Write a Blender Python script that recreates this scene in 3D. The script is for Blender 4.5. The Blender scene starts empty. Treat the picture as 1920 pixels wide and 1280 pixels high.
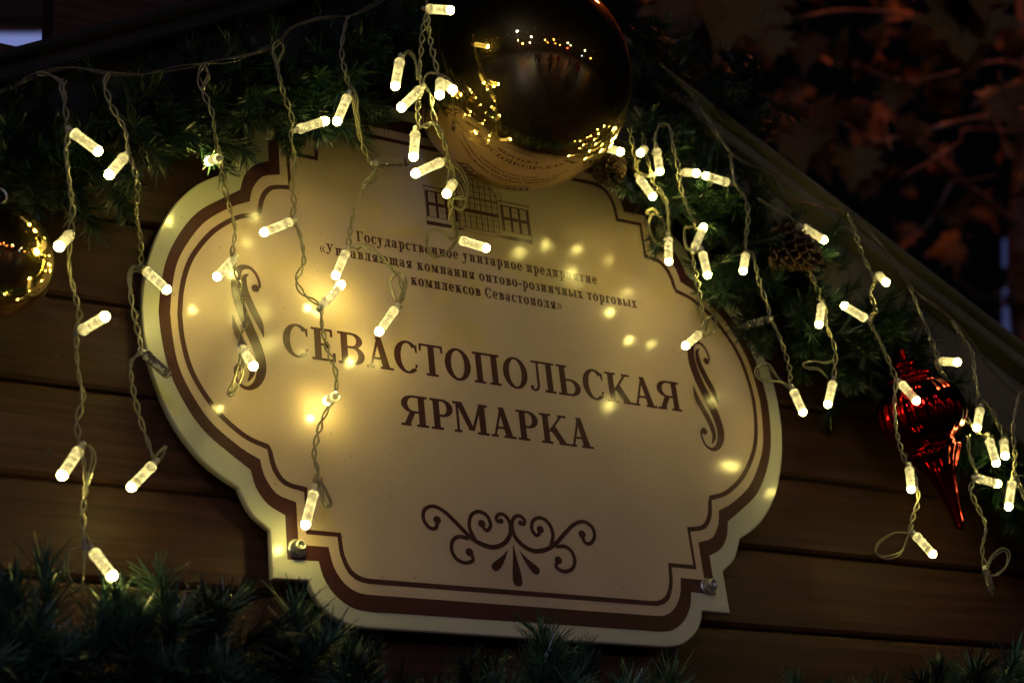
import bpy, bmesh, math, random
import numpy as np
from mathutils import Vector, Matrix, Quaternion
from mathutils.geometry import delaunay_2d_cdt
random.seed(7); rng = random.Random(11)
S = bpy.context.scene; COL = S.collection

# ------------------------------------------------------------------ camera, world, exposure
# The wall is the XZ plane, Y grows into the wall. The front face of the sign is Y = 0; ZC is its centre height.
ZC = 2.22
CAM = np.array([-0.6029, -1.0, ZC - 0.569])
F = 3200.0
U = np.array([0.87049545, 0.13707547, 0.47270285]); V = np.array([0.10296426, 0.88846261, -0.44725]); N = np.array([-0.48128581, 0.43800059, 0.75928878])
def e2w(e): return np.array([e @ U, e @ N, -(e @ V)])
cd = bpy.data.cameras.new('camera'); cam = bpy.data.objects.new('camera', cd); COL.objects.link(cam); S.camera = cam
cx, cy, cz = e2w(np.array([1., 0, 0])), e2w(np.array([0, -1., 0])), e2w(np.array([0, 0, -1.]))
M = Matrix(((cx[0], cy[0], cz[0], CAM[0]), (cx[1], cy[1], cz[1], CAM[1]), (cx[2], cy[2], cz[2], CAM[2]), (0, 0, 0, 1)))
cam.matrix_world = M
cd.sensor_width = 36; cd.lens = F * 36 / 1920; cd.clip_start = 0.02; cd.clip_end = 400
cd.dof.use_dof = True; cd.dof.focus_distance = 1.22; cd.dof.aperture_fstop = cd.lens / 1000 / 0.0080

w = bpy.data.worlds.new('World'); S.world = w; w.use_nodes = True
wn = w.node_tree.nodes; wl = w.node_tree.links; bg = wn['Background']
sky = wn.new('ShaderNodeTexSky'); sky.sky_type = 'NISHITA'; sky.sun_disc = False
sky.sun_elevation = math.radians(-3.5); sky.sun_rotation = math.radians(200)
mx = wn.new('ShaderNodeMixRGB'); mx.inputs[0].default_value = 0.93; mx.inputs[2].default_value = (0.006, 0.007, 0.012, 1)
wl.new(sky.outputs[0], mx.inputs[1]); wl.new(mx.outputs[0], bg.inputs[0]); bg.inputs[1].default_value = 0.06
vs = S.view_settings; vs.view_transform = 'Standard'; vs.look = 'None'; vs.gamma = 1; vs.use_curve_mapping = False; vs.exposure = 0.04
S.cycles.use_denoising = True
S.cycles.max_bounces = 8; S.cycles.transmission_bounces = 6; S.cycles.transparent_max_bounces = 6; S.cycles.glossy_bounces = 4; S.cycles.diffuse_bounces = 3
S.cycles.caustics_reflective = False; S.cycles.caustics_refractive = False; S.cycles.sample_clamp_indirect = 3.0
GLOW = (1.0, 0.83, 0.20)      # colour of the warm white diodes
TIP, BODY = 84.0, .44

# ------------------------------------------------------------------ helpers
def ray(px, py):
    r = np.array([(px - 960) / F, (py - 640) / F, 1.0]); return e2w(r)
def at(px, py, d=0.0):        # the point seen at a pixel of the photo, d metres in front of the sign face
    r = ray(px, py); return Vector(CAM + r * ((-d - CAM[1]) / r[1]))
def far(px, py, t): return Vector(CAM + ray(px, py) * t)
def P(x, z, y=0.0): return Vector((x / 1000, y, ZC + z / 1000))      # millimetres in the sign's own plane

def tag(o, label=None, cat=None, group=None, kind=None):
    if label: o['label'] = label
    if cat: o['category'] = cat
    if group: o['group'] = group
    if kind: o['kind'] = kind
    return o
def empty(name, loc, label=None, cat=None, group=None):
    o = bpy.data.objects.new(name, None); o.empty_display_size = 0.02; o.location = loc; COL.objects.link(o)
    return tag(o, label, cat, group)
def link(name, me, parent=None, mat=None, smooth=False):
    if mat is not None: me.materials.clear(); me.materials.append(mat)
    if smooth: me.shade_smooth()
    o = bpy.data.objects.new(name, me); COL.objects.link(o)
    if parent is not None:
        o.parent = parent; o.matrix_parent_inverse = Matrix.Translation(-parent_loc(parent))
    return o
def parent_loc(p):
    v = Vector((0, 0, 0)); q = p
    while q is not None: v += q.location if q.matrix_parent_inverse == Matrix.Identity(4) or True else v; q = q.parent
    return PL.get(p.name, p.location.copy())
PL = {}
def mesh(verts, faces, name='mesh'):
    me = bpy.data.meshes.new(name); me.from_pydata([tuple(v) for v in verts], [], faces); me.update(); return me
def bm_mesh(bm):
    me = bpy.data.meshes.new('mesh'); bm.to_mesh(me); bm.free(); return me

def mat(name, base=(.5, .5, .5), rough=.5, metal=0, spec=.5, emis=None, es=0, trans=0, ior=1.45, coat=0, coat_r=.1, alpha=1):
    m = bpy.data.materials.new(name); m.use_nodes = True; b = m.node_tree.nodes['Principled BSDF']
    b.inputs['Base Color'].default_value = (*base, 1); b.inputs['Roughness'].default_value = rough; b.inputs['Metallic'].default_value = metal
    b.inputs['Specular IOR Level'].default_value = spec; b.inputs['Transmission Weight'].default_value = trans; b.inputs['IOR'].default_value = ior
    b.inputs['Coat Weight'].default_value = coat; b.inputs['Coat Roughness'].default_value = coat_r
    if emis: b.inputs['Emission Color'].default_value = (*emis, 1); b.inputs['Emission Strength'].default_value = es
    return m
def nodes(m): return m.node_tree.nodes, m.node_tree.links, m.node_tree.nodes['Principled BSDF']
def noise_col(m, c1, c2, scale, detail=4, stretch=(1, 1, 1), bump=0, bscale=None, coord='Object', rough_var=None, p=(.35, .65)):
    n, l, b = nodes(m)
    tc = n.new('ShaderNodeTexCoord'); mp = n.new('ShaderNodeMapping'); mp.inputs['Scale'].default_value = stretch
    l.new(tc.outputs[coord], mp.inputs[0]); nz = n.new('ShaderNodeTexNoise'); nz.inputs['Scale'].default_value = scale; nz.inputs['Detail'].default_value = detail
    l.new(mp.outputs[0], nz.inputs[0]); r = n.new('ShaderNodeValToRGB'); r.color_ramp.elements[0].position = p[0]; r.color_ramp.elements[1].position = p[1]
    r.color_ramp.elements[0].color = (*c1, 1); r.color_ramp.elements[1].color = (*c2, 1)
    l.new(nz.outputs[0], r.inputs[0]); l.new(r.outputs[0], b.inputs['Base Color'])
    if bump:
        n2 = n.new('ShaderNodeTexNoise'); n2.inputs['Scale'].default_value = bscale or scale; n2.inputs['Detail'].default_value = 3; l.new(mp.outputs[0], n2.inputs[0])
        bp = n.new('ShaderNodeBump'); bp.inputs['Strength'].default_value = bump; bp.inputs['Distance'].default_value = .001
        l.new(n2.outputs[0], bp.inputs['Height']); l.new(bp.outputs[0], b.inputs['Normal'])
    return m

# ------------------------------------------------------------------ materials
def wood(name, c1, c2, seed):
    m = mat(name, c1, .55, spec=.35); n, l, b = nodes(m)
    tc = n.new('ShaderNodeTexCoord'); oi = n.new('ShaderNodeObjectInfo'); ad = n.new('ShaderNodeVectorMath'); ad.operation = 'ADD'
    sc_ = n.new('ShaderNodeVectorMath'); sc_.operation = 'SCALE'; sc_.inputs['Scale'].default_value = 3.7
    cmb = n.new('ShaderNodeCombineXYZ'); l.new(oi.outputs['Random'], cmb.inputs[0]); l.new(oi.outputs['Random'], cmb.inputs[1]); l.new(cmb.outputs[0], sc_.inputs[0])
    l.new(tc.outputs['Object'], ad.inputs[0]); l.new(sc_.outputs[0], ad.inputs[1])
    # knots: cells whose distance bends the grain
    mk = n.new('ShaderNodeMapping'); mk.inputs['Scale'].default_value = (1.0, 0.0, 2.4); l.new(ad.outputs[0], mk.inputs[0])
    vo = n.new('ShaderNodeTexVoronoi'); vo.inputs['Scale'].default_value = 5.5; l.new(mk.outputs[0], vo.inputs[0])
    kr = n.new('ShaderNodeMapRange'); kr.inputs[1].default_value = 0.0; kr.inputs[2].default_value = .10; kr.inputs[3].default_value = 1; kr.inputs[4].default_value = 0
    l.new(vo.outputs['Distance'], kr.inputs[0])
    mp = n.new('ShaderNodeMapping'); mp.inputs['Scale'].default_value = (4, 30, 120); l.new(ad.outputs[0], mp.inputs[0])
    km = n.new('ShaderNodeMath'); km.operation = 'MULTIPLY'; km.inputs[1].default_value = 7; l.new(kr.outputs[0], km.inputs[0])
    kc = n.new('ShaderNodeCombineXYZ'); l.new(km.outputs[0], kc.inputs[2]); ad2 = n.new('ShaderNodeVectorMath'); l.new(mp.outputs[0], ad2.inputs[0]); l.new(kc.outputs[0], ad2.inputs[1])
    nz = n.new('ShaderNodeTexNoise'); nz.inputs['Scale'].default_value = 1.0; nz.inputs['Detail'].default_value = 9; nz.inputs['Roughness'].default_value = .68; nz.inputs['Distortion'].default_value = .8; l.new(ad2.outputs[0], nz.inputs[0])
    r = n.new('ShaderNodeValToRGB'); r.color_ramp.elements[0].position = .38; r.color_ramp.elements[1].position = .64
    r.color_ramp.elements[0].color = (*c1, 1); r.color_ramp.elements[1].color = (*c2, 1); l.new(nz.outputs[0], r.inputs[0])
    big = n.new('ShaderNodeTexNoise'); big.inputs['Scale'].default_value = 9; l.new(ad.outputs[0], big.inputs[0])
    mixb = n.new('ShaderNodeMixRGB'); mixb.blend_type = 'MULTIPLY'; mixb.inputs[0].default_value = .6; l.new(r.outputs[0], mixb.inputs[1]); l.new(big.outputs[0], mixb.inputs[2])
    mk2 = n.new('ShaderNodeMixRGB'); l.new(kr.outputs[0], mk2.inputs[0]); l.new(mixb.outputs[0], mk2.inputs[1]); mk2.inputs[2].default_value = (c1[0]*.35, c1[1]*.3, c1[2]*.3, 1)
    l.new(mk2.outputs[0], b.inputs['Base Color'])
    bp = n.new('ShaderNodeBump'); bp.inputs['Strength'].default_value = .5; bp.inputs['Distance'].default_value = .0008; l.new(nz.outputs[0], bp.inputs['Height']); l.new(bp.outputs[0], b.inputs['Normal'])
    return m
M_wood = wood('stained_wood', (.046, .019, .012), (.105, .046, .027), 1)
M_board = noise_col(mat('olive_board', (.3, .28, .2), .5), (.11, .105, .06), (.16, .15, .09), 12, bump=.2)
M_board_shaded = noise_col(mat('shaded_board', (.02, .02, .025), .6), (.005, .005, .006), (.010, .010, .012), 12, bump=.2)  # same boards on the unlit slope: their shade is put into the colour
def printed(name, col, var=.04):
    m = mat(name, col, .5, spec=.3, coat=1.0, coat_r=.115); n, l, b = nodes(m)
    tc = n.new('ShaderNodeTexCoord'); nz = n.new('ShaderNodeTexNoise'); nz.inputs['Scale'].default_value = 260; nz.inputs['Detail'].default_value = 2; l.new(tc.outputs['Object'], nz.inputs[0])
    r = n.new('ShaderNodeMixRGB'); r.inputs[1].default_value = (*[c * (1 - var) for c in col], 1); r.inputs[2].default_value = (*[min(1, c * (1 + var)) for c in col], 1)
    l.new(nz.outputs[0], r.inputs[0])
    n3 = n.new('ShaderNodeTexNoise'); n3.inputs['Scale'].default_value = 14; n3.inputs['Detail'].default_value = 6; l.new(tc.outputs['Object'], n3.inputs[0])
    r3 = n.new('ShaderNodeMapRange'); r3.inputs[1].default_value = .3; r3.inputs[2].default_value = .7; r3.inputs[3].default_value = .11; r3.inputs[4].default_value = .18
    l.new(n3.outputs[0], r3.inputs[0]); l.new(r3.outputs[0], b.inputs['Coat Roughness']); l.new(r.outputs[0], b.inputs['Base Color'])
    st = n.new('ShaderNodeTexNoise'); st.inputs['Scale'].default_value = 7; st.inputs['Detail'].default_value = 5; l.new(tc.outputs['Object'], st.inputs[0])
    sr = n.new('ShaderNodeMapRange'); sr.inputs[1].default_value = .35; sr.inputs[2].default_value = .62; sr.inputs[3].default_value = .86; sr.inputs[4].default_value = 1.04; l.new(st.outputs[0], sr.inputs[0])
    sp = n.new('ShaderNodeTexVoronoi'); sp.inputs['Scale'].default_value = 55; l.new(tc.outputs['Object'], sp.inputs[0]); sg = n.new('ShaderNodeMath'); sg.operation = 'GREATER_THAN'; sg.inputs[1].default_value = .055; l.new(sp.outputs['Distance'], sg.inputs[0])
    sm_ = n.new('ShaderNodeMapRange'); sm_.inputs[3].default_value = .72; sm_.inputs[4].default_value = 1; l.new(sg.outputs[0], sm_.inputs[0])
    mu = n.new('ShaderNodeMath'); mu.operation = 'MULTIPLY'; l.new(sr.outputs[0], mu.inputs[0]); l.new(sm_.outputs[0], mu.inputs[1])
    vm = n.new('ShaderNodeVectorMath'); vm.operation = 'SCALE'; l.new(r.outputs[0], vm.inputs[0]); l.new(mu.outputs[0], vm.inputs['Scale']); l.new(vm.outputs[0], b.inputs['Base Color'])
    n2 = n.new('ShaderNodeTexNoise'); n2.inputs['Scale'].default_value = 900; l.new(tc.outputs['Object'], n2.inputs[0])
    bp = n.new('ShaderNodeBump'); bp.inputs['Strength'].default_value = .25; bp.inputs['Distance'].default_value = .0001; l.new(n2.outputs[0], bp.inputs['Height'])
    l.new(bp.outputs[0], b.inputs['Coat Normal']); return m
M_margin = printed('cream_margin', (.56, .56, .46))
M_field = printed('beige_print', (.60, .465, .36))
M_brown = printed('brown_print', (.062, .018, .018), .15)
M_edge = mat('panel_edge', (.5, .48, .38), .5)
M_tip = mat('lit_diode_tip', (.9, .85, .7), .3, emis=GLOW, es=TIP)
n_, l_, b_ = nodes(M_tip); oi = n_.new('ShaderNodeObjectInfo'); mr = n_.new('ShaderNodeMapRange'); mr.inputs[3].default_value = TIP*.6; mr.inputs[4].default_value = TIP*1.35; l_.new(oi.outputs['Random'], mr.inputs[0]); l_.new(mr.outputs[0], b_.inputs['Emission Strength'])
def led_body(name, lit):
    m = mat(name, (.92, .90, .78), .12, trans=.92, ior=1.36); n, l, b = nodes(m)
    tc = n.new('ShaderNodeTexCoord'); vo = n.new('ShaderNodeTexVoronoi'); vo.inputs['Scale'].default_value = 420; l.new(tc.outputs['Object'], vo.inputs[0])
    nz = n.new('ShaderNodeTexNoise'); nz.inputs['Scale'].default_value = 260; nz.inputs['Detail'].default_value = 3; l.new(tc.outputs['Object'], nz.inputs[0])
    bp = n.new('ShaderNodeBump'); bp.inputs['Strength'].default_value = .6; bp.inputs['Distance'].default_value = .0006; l.new(vo.outputs['Distance'], bp.inputs['Height']); l.new(bp.outputs[0], b.inputs['Normal'])
    if lit:
        b.inputs['Emission Color'].default_value = (1, .82, .30, 1)
        r = n.new('ShaderNodeMapRange'); r.inputs[1].default_value = .35; r.inputs[2].default_value = .72; r.inputs[3].default_value = .22 * BODY; r.inputs[4].default_value = 1.6 * BODY
        l.new(nz.outputs[0], r.inputs[0]); l.new(r.outputs[0], b.inputs['Emission Strength'])
    return m
M_led, M_led_off = led_body('lit_bubbled_acrylic', True), led_body('clear_bubbled_acrylic', False)
M_collar = mat('milky_collar', (.8, .76, .6), .35, trans=.3)
M_wire = mat('clear_cable', (.74, .68, .40), .13, trans=.6, ior=1.42, spec=.8)
M_cable = mat('dim_clear_cable', (.55, .50, .32), .15, trans=.75, ior=1.42)
M_needle = noise_col(mat('pvc_needle', (.02, .07, .03), .38, spec=.5), (.006, .024, .012), (.024, .062, .028), 60)
M_needle2 = noise_col(mat('dark_pvc_needle', (.02, .05, .03), .42, spec=.5), (.006, .021, .015), (.018, .046, .028), 50)
M_needle3 = noise_col(mat('pale_pvc_needle', (.03, .09, .06), .33, spec=.6), (.025, .09, .06), (.10, .20, .14), 60)  # paler, bluer needles for the bottom garland
M_stem = mat('brown_stem', (.035, .028, .015), .7)
M_gold = mat('gold_mirror', (.93, .70, .27), .025, metal=1)
n_, l_, b_ = nodes(M_gold)
tc = n_.new('ShaderNodeTexCoord'); nz = n_.new('ShaderNodeTexNoise'); nz.inputs['Scale'].default_value = 900; l_.new(tc.outputs['Object'], nz.inputs[0])
rr = n_.new('ShaderNodeMapRange'); rr.inputs[1].default_value = .70; rr.inputs[2].default_value = .76; rr.inputs[3].default_value = .02; rr.inputs[4].default_value = .35; l_.new(nz.outputs[0], rr.inputs[0]); l_.new(rr.outputs[0], b_.inputs['Roughness'])
gl = n_.new('ShaderNodeBsdfAnisotropic'); gl.inputs['Color'].default_value = (.95, .66, .2, 1); gl.inputs['Roughness'].default_value = .38; mxs = n_.new('ShaderNodeMixShader'); mxs.inputs[0].default_value = .045
l_.new(b_.outputs[0], mxs.inputs[1]); l_.new(gl.outputs[0], mxs.inputs[2]); l_.new(mxs.outputs[0], n_['Material Output'].inputs[0])
M_red = mat('red_mirror', (.24, .003, .005), .09, metal=1)
M_cone = noise_col(mat('cone_scale', (.12, .06, .03), .55), (.04, .02, .013), (.13, .07, .04), 120, bump=.4)
M_steel = mat('zinc_bolt', (.55, .54, .50), .32, metal=.85)
M_dark = mat('socket_dark', (.05, .05, .045), .4, metal=.8)
M_leaf = noise_col(mat('dry_leaf', (.3, .13, .04), .6, spec=.3), (.06, .028, .012), (.20, .10, .035), 40, bump=.5)
M_leaf2 = noise_col(mat('yellow_leaf', (.3, .2, .05), .6, spec=.3), (.06, .035, .012), (.2, .13, .035), 40, bump=.5)
M_bark = noise_col(mat('bark', (.14, .09, .06), .38, spec=.7), (.10, .07, .055), (.28, .20, .16), 30, bump=.8, stretch=(1, 1, .3))

# ------------------------------------------------------------------ shape tools
def catmull(pts, step):
    pts = [np.array(p, float) for p in pts]
    if len(pts) < 3:
        pts = [pts[0], (pts[0] + pts[-1]) / 2, pts[-1]]
    ext = [2 * pts[0] - pts[1]] + pts + [2 * pts[-1] - pts[-2]]; out = []
    for i in range(1, len(ext) - 2):
        p0, p1, p2, p3 = ext[i-1:i+3]; n = max(2, int(np.linalg.norm((p2 - p1)[:3]) / step))
        for k in range(n):
            t = k / n; out.append(.5 * ((2*p1) + (p2-p0)*t + (2*p0-5*p1+4*p2-p3)*t*t + (3*p1-p0-3*p2+p3)*t**3))
    out.append(pts[-1]); return out
def frames(pts):
    T = [np.array(pts[min(i+1, len(pts)-1)]) - np.array(pts[max(i-1, 0)]) for i in range(len(pts))]
    T = [t / (np.linalg.norm(t) + 1e-12) for t in T]; a = np.cross(T[0], [0.3, 1, .1]); a /= np.linalg.norm(a); out = []
    for t in T:
        a = a - t * (a @ t); a /= (np.linalg.norm(a) + 1e-12); out.append((t, a, np.cross(t, a)))
    return out
def tube(vs, fs, pts, r, sides=6, cap=True):
    fr = frames(pts); b0 = len(vs); n = len(pts)
    for i, p in enumerate(pts):
        ri = r[i] if hasattr(r, '__len__') else r
        for k in range(sides):
            a = 2*math.pi*k/sides; vs.append(np.array(p) + (fr[i][1]*math.cos(a) + fr[i][2]*math.sin(a)) * ri)
    for i in range(n-1):
        for k in range(sides):
            a, b = b0+i*sides+k, b0+i*sides+(k+1) % sides; fs.append((a, b, b+sides, a+sides))
    if cap: fs.append(tuple(b0+k for k in range(sides))[::-1]); fs.append(tuple(b0+(n-1)*sides+k for k in range(sides)))
def lathe(profile, seg=24, rib=None):
    vs, fs = [], []; n = len(profile)
    for i, (z, r) in enumerate(profile):
        for k in range(seg):
            a = 2*math.pi*k/seg; q = r * (1 + (rib(i, a) if rib else 0)); vs.append((q*math.cos(a), q*math.sin(a), z))
    for i in range(n-1):
        for k in range(seg):
            a, b = i*seg+k, i*seg+(k+1) % seg; fs.append((a, b, b+seg, a+seg))
    fs.append(tuple(range(seg))[::-1]); fs.append(tuple((n-1)*seg+k for k in range(seg)))
    return mesh(vs, fs)
def box_mesh(x0, x1, y0, y1, z0, z1, bevel=0, seg=1):
    bm = bmesh.new(); bmesh.ops.create_cube(bm, size=1)
    for v in bm.verts: v.co = Vector(((x0+x1)/2 + v.co.x*(x1-x0), (y0+y1)/2 + v.co.y*(y1-y0), (z0+z1)/2 + v.co.z*(z1-z0)))
    if bevel: bmesh.ops.bevel(bm, geom=list(bm.edges), offset=bevel, segments=seg, affect='EDGES', profile=.5)
    return bm_mesh(bm)
def orient(o, loc, axis, spin=0.0):
    q = Vector((0, 0, 1)).rotation_difference(Vector(axis).normalized()) @ Quaternion((0, 0, 1), spin)
    o.rotation_mode = 'QUATERNION'; o.rotation_quaternion = q; o.location = loc
def part(name, me, parent, m=None, loc=None, axis=None, spin=0, smooth=False, scale=None):
    # a part placed in world coordinates under an unrotated parent
    if m is not None and (len(me.materials) == 0 or me.materials[0] != m): me.materials.clear(); me.materials.append(m)
    if smooth: me.shade_smooth()
    o = bpy.data.objects.new(name, me); COL.objects.link(o)
    if axis is not None: orient(o, (0, 0, 0), axis, spin)
    if scale: o.scale = (scale,)*3 if not hasattr(scale, '__len__') else scale
    o['_w'] = 0; del o['_w']
    if parent is not None: o.parent = parent
    base = WL[parent] if parent is not None else Vector((0, 0, 0))
    l = Vector(loc) if loc is not None else Vector((0, 0, 0))
    if parent is not None and parent in WR:      # parent is rotated: keep the world placement
        o.matrix_parent_inverse = WR[parent].inverted(); o.location = l
    else: o.location = l - base
    WL[o] = l
    if axis is not None or (loc is not None):
        WR[o] = Matrix.LocRotScale(l, o.rotation_quaternion if axis is not None else None, o.scale)
    return o
WL, WR = {}, {}
def thing(name, loc, label, cat, group=None):
    o = empty(name, loc, label, cat, group); WL[o] = Vector(loc); return o

def flat_many(groups, y):
    V_, F_ = [], []
    for g in groups:
        m_ = flat(g, y); o = len(V_); V_ += [v.co.copy() for v in m_.vertices]; F_ += [tuple(i+o for i in p.vertices) for p in m_.polygons]; bpy.data.meshes.remove(m_)
    return mesh(V_, F_)
def flat(polys, y, flip=False):
    """Union of flat polygons (mm in the sign plane) as one mesh without overlapping faces, at depth y."""
    vs, es, fs = [], [], []
    for p in polys:
        a = sum(p[i][0]*p[(i+1) % len(p)][1] - p[(i+1) % len(p)][0]*p[i][1] for i in range(len(p)))
        if abs(a) < 1e-7: continue
        q = p if a > 0 else p[::-1]; b = len(vs); vs += [Vector((x, z)) for x, z in q]; fs.append(list(range(b, b+len(q))))
    r = delaunay_2d_cdt(vs, [], fs, 0, 1e-5)
    F_ = [f for f, o in zip(r[2], r[5]) if len(o)]
    used = sorted({i for f in F_ for i in f}); ix = {k: i for i, k in enumerate(used)}
    return mesh([P(r[0][k].x, r[0][k].y, y) for k in used], [tuple(ix[i] for i in f) for f in F_])
def ring(cx_, cz_, rx, rz, tx, tz, a0=0, a1=360, n=22):
    out = []; k = max(3, int(n*abs(a1-a0)/360)); tx = min(tx, rx*.84); tz = min(tz, rz*.8)
    for i in range(k):
        A, B = math.radians(a0+(a1-a0)*i/k), math.radians(a0+(a1-a0)*(i+1)/k)
        out.append([(cx_+rx*math.cos(A), cz_+rz*math.sin(A)), (cx_+rx*math.cos(B), cz_+rz*math.sin(B)), (cx_+(rx-tx)*math.cos(B), cz_+(rz-tz)*math.sin(B)), (cx_+(rx-tx)*math.cos(A), cz_+(rz-tz)*math.sin(A))])
    return out
def rect(x0, x1, z0, z1): return [(x0, z0), (x1, z0), (x1, z1), (x0, z1)]
def dot(x, z, r, n=12): return [(x+r*math.cos(2*math.pi*i/n), z+r*math.sin(2*math.pi*i/n)) for i in range(n)]
def stroke(pts, step=1.2):        # pts (x, z, width)
    c = catmull([(a, b, 0, w_) for a, b, w_ in pts], step); out = []; L = []
    for i, p in enumerate(c):
        t = c[min(i+1, len(c)-1)][:2] - c[max(i-1, 0)][:2]; t = t/(np.linalg.norm(t)+1e-9); nn = np.array([-t[1], t[0]])*max(.15, p[3])/2
        L.append((p[:2]+nn, p[:2]-nn))
    for i in range(len(L)-1): out.append([tuple(L[i][0]), tuple(L[i][1]), tuple(L[i+1][1]), tuple(L[i+1][0])])
    return out

# ------------------------------------------------------------------ lettering
def glyph(ch, w_, H, T, h, s, D=None):
    """Serif letter: ink width w_, height H, stem T, hairline h, serif overhang s, origin at left/baseline."""
    D = D or H*.42; R = []
    def foot(x0, x1, z, up=True): R.append(rect(x0, x1, z, z+h) if up else rect(x0, x1, z-h, z))
    def stem(x, z0=0, z1=None, f=True, t=True, fl=1, fr=1, tw=None):
        z1 = H if z1 is None else z1; k = tw or T; R.append(rect(x, x+k, z0, z1))
        if f: foot(x-s*fl, x+k+s*fr, z0)
        if t: foot(x-s*fl, x+k+s*fr, z1, False)
    def diag(x0, z0, x1, z1, k): R.append([(x0, z0), (x0+k, z0), (x1+k, z1), (x1, z1)])
    t2 = T*.42
    c = ch
    if c in 'СОсо':
        if c in 'Оо': R += ring(w_/2, H/2, w_/2, H/2+h*.3, T*1.02, h*1.05)
        else:
            R += ring(w_*.56, H/2, w_*.56, H/2+h*.3, T*1.03, h*1.05, 42, 312)
            R.append([(w_*.93-h*.1, H*.66), (w_*.93+h*.55, H*.66), (w_*.93+h*.5, H*.93), (w_*.93-h*.7, H*.86)])
            R.append(ring(w_*.56, H/2, w_*.56, H/2+h*.3, T*.5, h*1.1, 308, 325)[0]); R.append([(w_*.93, H*.18), (w_, H*.28), (w_-h*1.2, H*.3), (w_*.86, H*.16)])
    elif c == 'Е':
        stem(s, fr=0); R.append(rect(s, w_-h*.9, H-h, H)); R.append(rect(w_-h*1.8, w_-h*.8, H*.76, H-h*.5)); R.append(rect(s, w_, 0, h)); R.append(rect(w_-h, w_, h*.5, H*.27))
        R.append(rect(s, w_*.72, H*.5-h/2, H*.5+h/2)); R.append(rect(w_*.72-h*.9, w_*.72, H*.39, H*.61))
    elif c in 'Вв':
        stem(s, fr=0); m_ = H*.54
        R.append(rect(s, w_*.55, H-h, H)); R.append(rect(s, w_*.58, 0, h)); R.append(rect(s, w_*.58, m_-h/2, m_+h/2))
        R += ring(w_*.52, (H+m_-h/2)/2, w_*.42, (H-m_+h/2)/2, T*.95, h, -90, 90); R += ring(w_*.56, (m_+h/2)/2, w_*.44, (m_+h/2)/2, T, h, -90, 90)
    elif c == 'А':
        ap = w_*.47; diag(s*.9, 0, ap-t2*.4, H, t2); R.append([(w_-s*1.0-T*1.15, 0), (w_-s*1.0, 0), (ap+T*.45, H), (ap-T*.45, H)])
        R.append(rect(w_*.25, w_*.72, H*.28, H*.28+h)); foot(0, s*2.2+t2*.4, 0); foot(w_-s*2-T*1.1, w_, 0)
    elif c in 'Тт':
        x = (w_-T)/2; stem(x, t=False); R.append(rect(0, w_, H-h, H)); k = H*.24
        R.append([(0, H-k), (h*.8, H-k), (h*1.1, H), (0, H)]); R.append([(w_, H-k), (w_-h*.8, H-k), (w_-h*1.1, H), (w_, H)])
    elif c in 'Пп': stem(s); stem(w_-s-T); R.append(rect(s, w_-s, H-h, H))
    elif c in 'Лл':
        stem(w_-s-T); R.append(rect(w_*.1, w_-s, H-h, H)); x = w_*.27
        R.append([(x, H*.3), (x+t2, H*.3), (x+t2*1.15, H), (x+t2*.15, H)]); R += ring(x*.42+t2*.5, H*.24, x*.6+t2*.5, H*.25, t2*1.0, h*1.0, -150, 18); R.append(dot(t2*.65, H*.13, t2*.65))
    elif c in 'Ььы':
        ww = w_ if c != 'ы' else w_-T-s*2-h*.4; stem(s, fr=.8); R.append(rect(s, ww*.6, 0, h)); m_ = H*.56; R.append(rect(s, ww*.58, m_-h, m_))
        R += ring(ww*.55, m_/2, ww*.45, m_/2, T, h, -90, 90)
        if c == 'ы': stem(w_-s-T)
    elif c in 'Кк':
        stem(s); diag(s+T*.8, H*.4, w_-s*1.6-t2, H, t2*1.15); R.append([(s+T*1.05, H*.5), (s+T*1.9, H*.66), (w_-s*.6, 0), (w_-s*.6-T*1.15, 0)])
        foot(w_-s*2.6-t2, w_-s*.3, H, False); foot(w_-s*1.6-T*1.05, w_, 0)
    elif c in 'Яя':
        stem(w_-s-T, fl=.9); m_ = H*.46; R.append(rect(w_*.42, w_-s, H-h, H)); R.append(rect(w_*.45, w_-s, m_-h/2, m_+h/2))
        R += ring(w_*.47, (H+m_-h/2)/2, w_*.43, (H-m_+h/2)/2, T, h, 90, 270); R.append([(s*.8, 0), (s*.8+T*.95, 0), (w_*.55, m_), (w_*.55-T*.9, m_)]); foot(0, s*1.9+T*.7, 0)
    elif c == 'Р':
        stem(s); m_ = H*.42; R.append(rect(s, w_*.58, H-h, H)); R.append(rect(s, w_*.58, m_, m_+h)); R += ring(w_*.53, (H+m_)/2, w_*.47, (H-m_)/2, T, h, -90, 90)
    elif c in 'Мм':
        stem(s*.8, tw=t2, fr=.8); R.append(rect(w_-s-T, w_-s, 0, H)); foot(w_-s*2-T, w_, 0); foot(w_-s-T*.9, w_, H, False); vx = w_*.5
        foot(0, s+T*.9, H, False); R.append([(s*.8, H), (s*.8+T*1.02, H), (vx+T*.45, H*.1), (vx-T*.45, H*.1)]); diag(vx-t2*.2, H*.1, w_-s-T*.9, H, t2*1.1)
    elif c == 'Г': stem(s); R.append(rect(s, w_, H-h, H)); R.append(rect(w_-h, w_, H*.74, H))
    elif c == 'г': stem(s); R.append(rect(s, w_, H-h, H)); R.append(rect(w_-h, w_, H*.66, H))
    elif c in 'Уу':
        zb = 0 if c == 'У' else -D; mid = H*.32 if c == 'У' else 0; cx1 = w_*.56
        R.append([(s*.7, H), (s*.7+T*1.1, H), (cx1+t2*.6, mid), (cx1-T*.5, mid)]); lo = (cx1-T*.5-(w_-s-cx1)*.42, zb+h*1.2)
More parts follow.
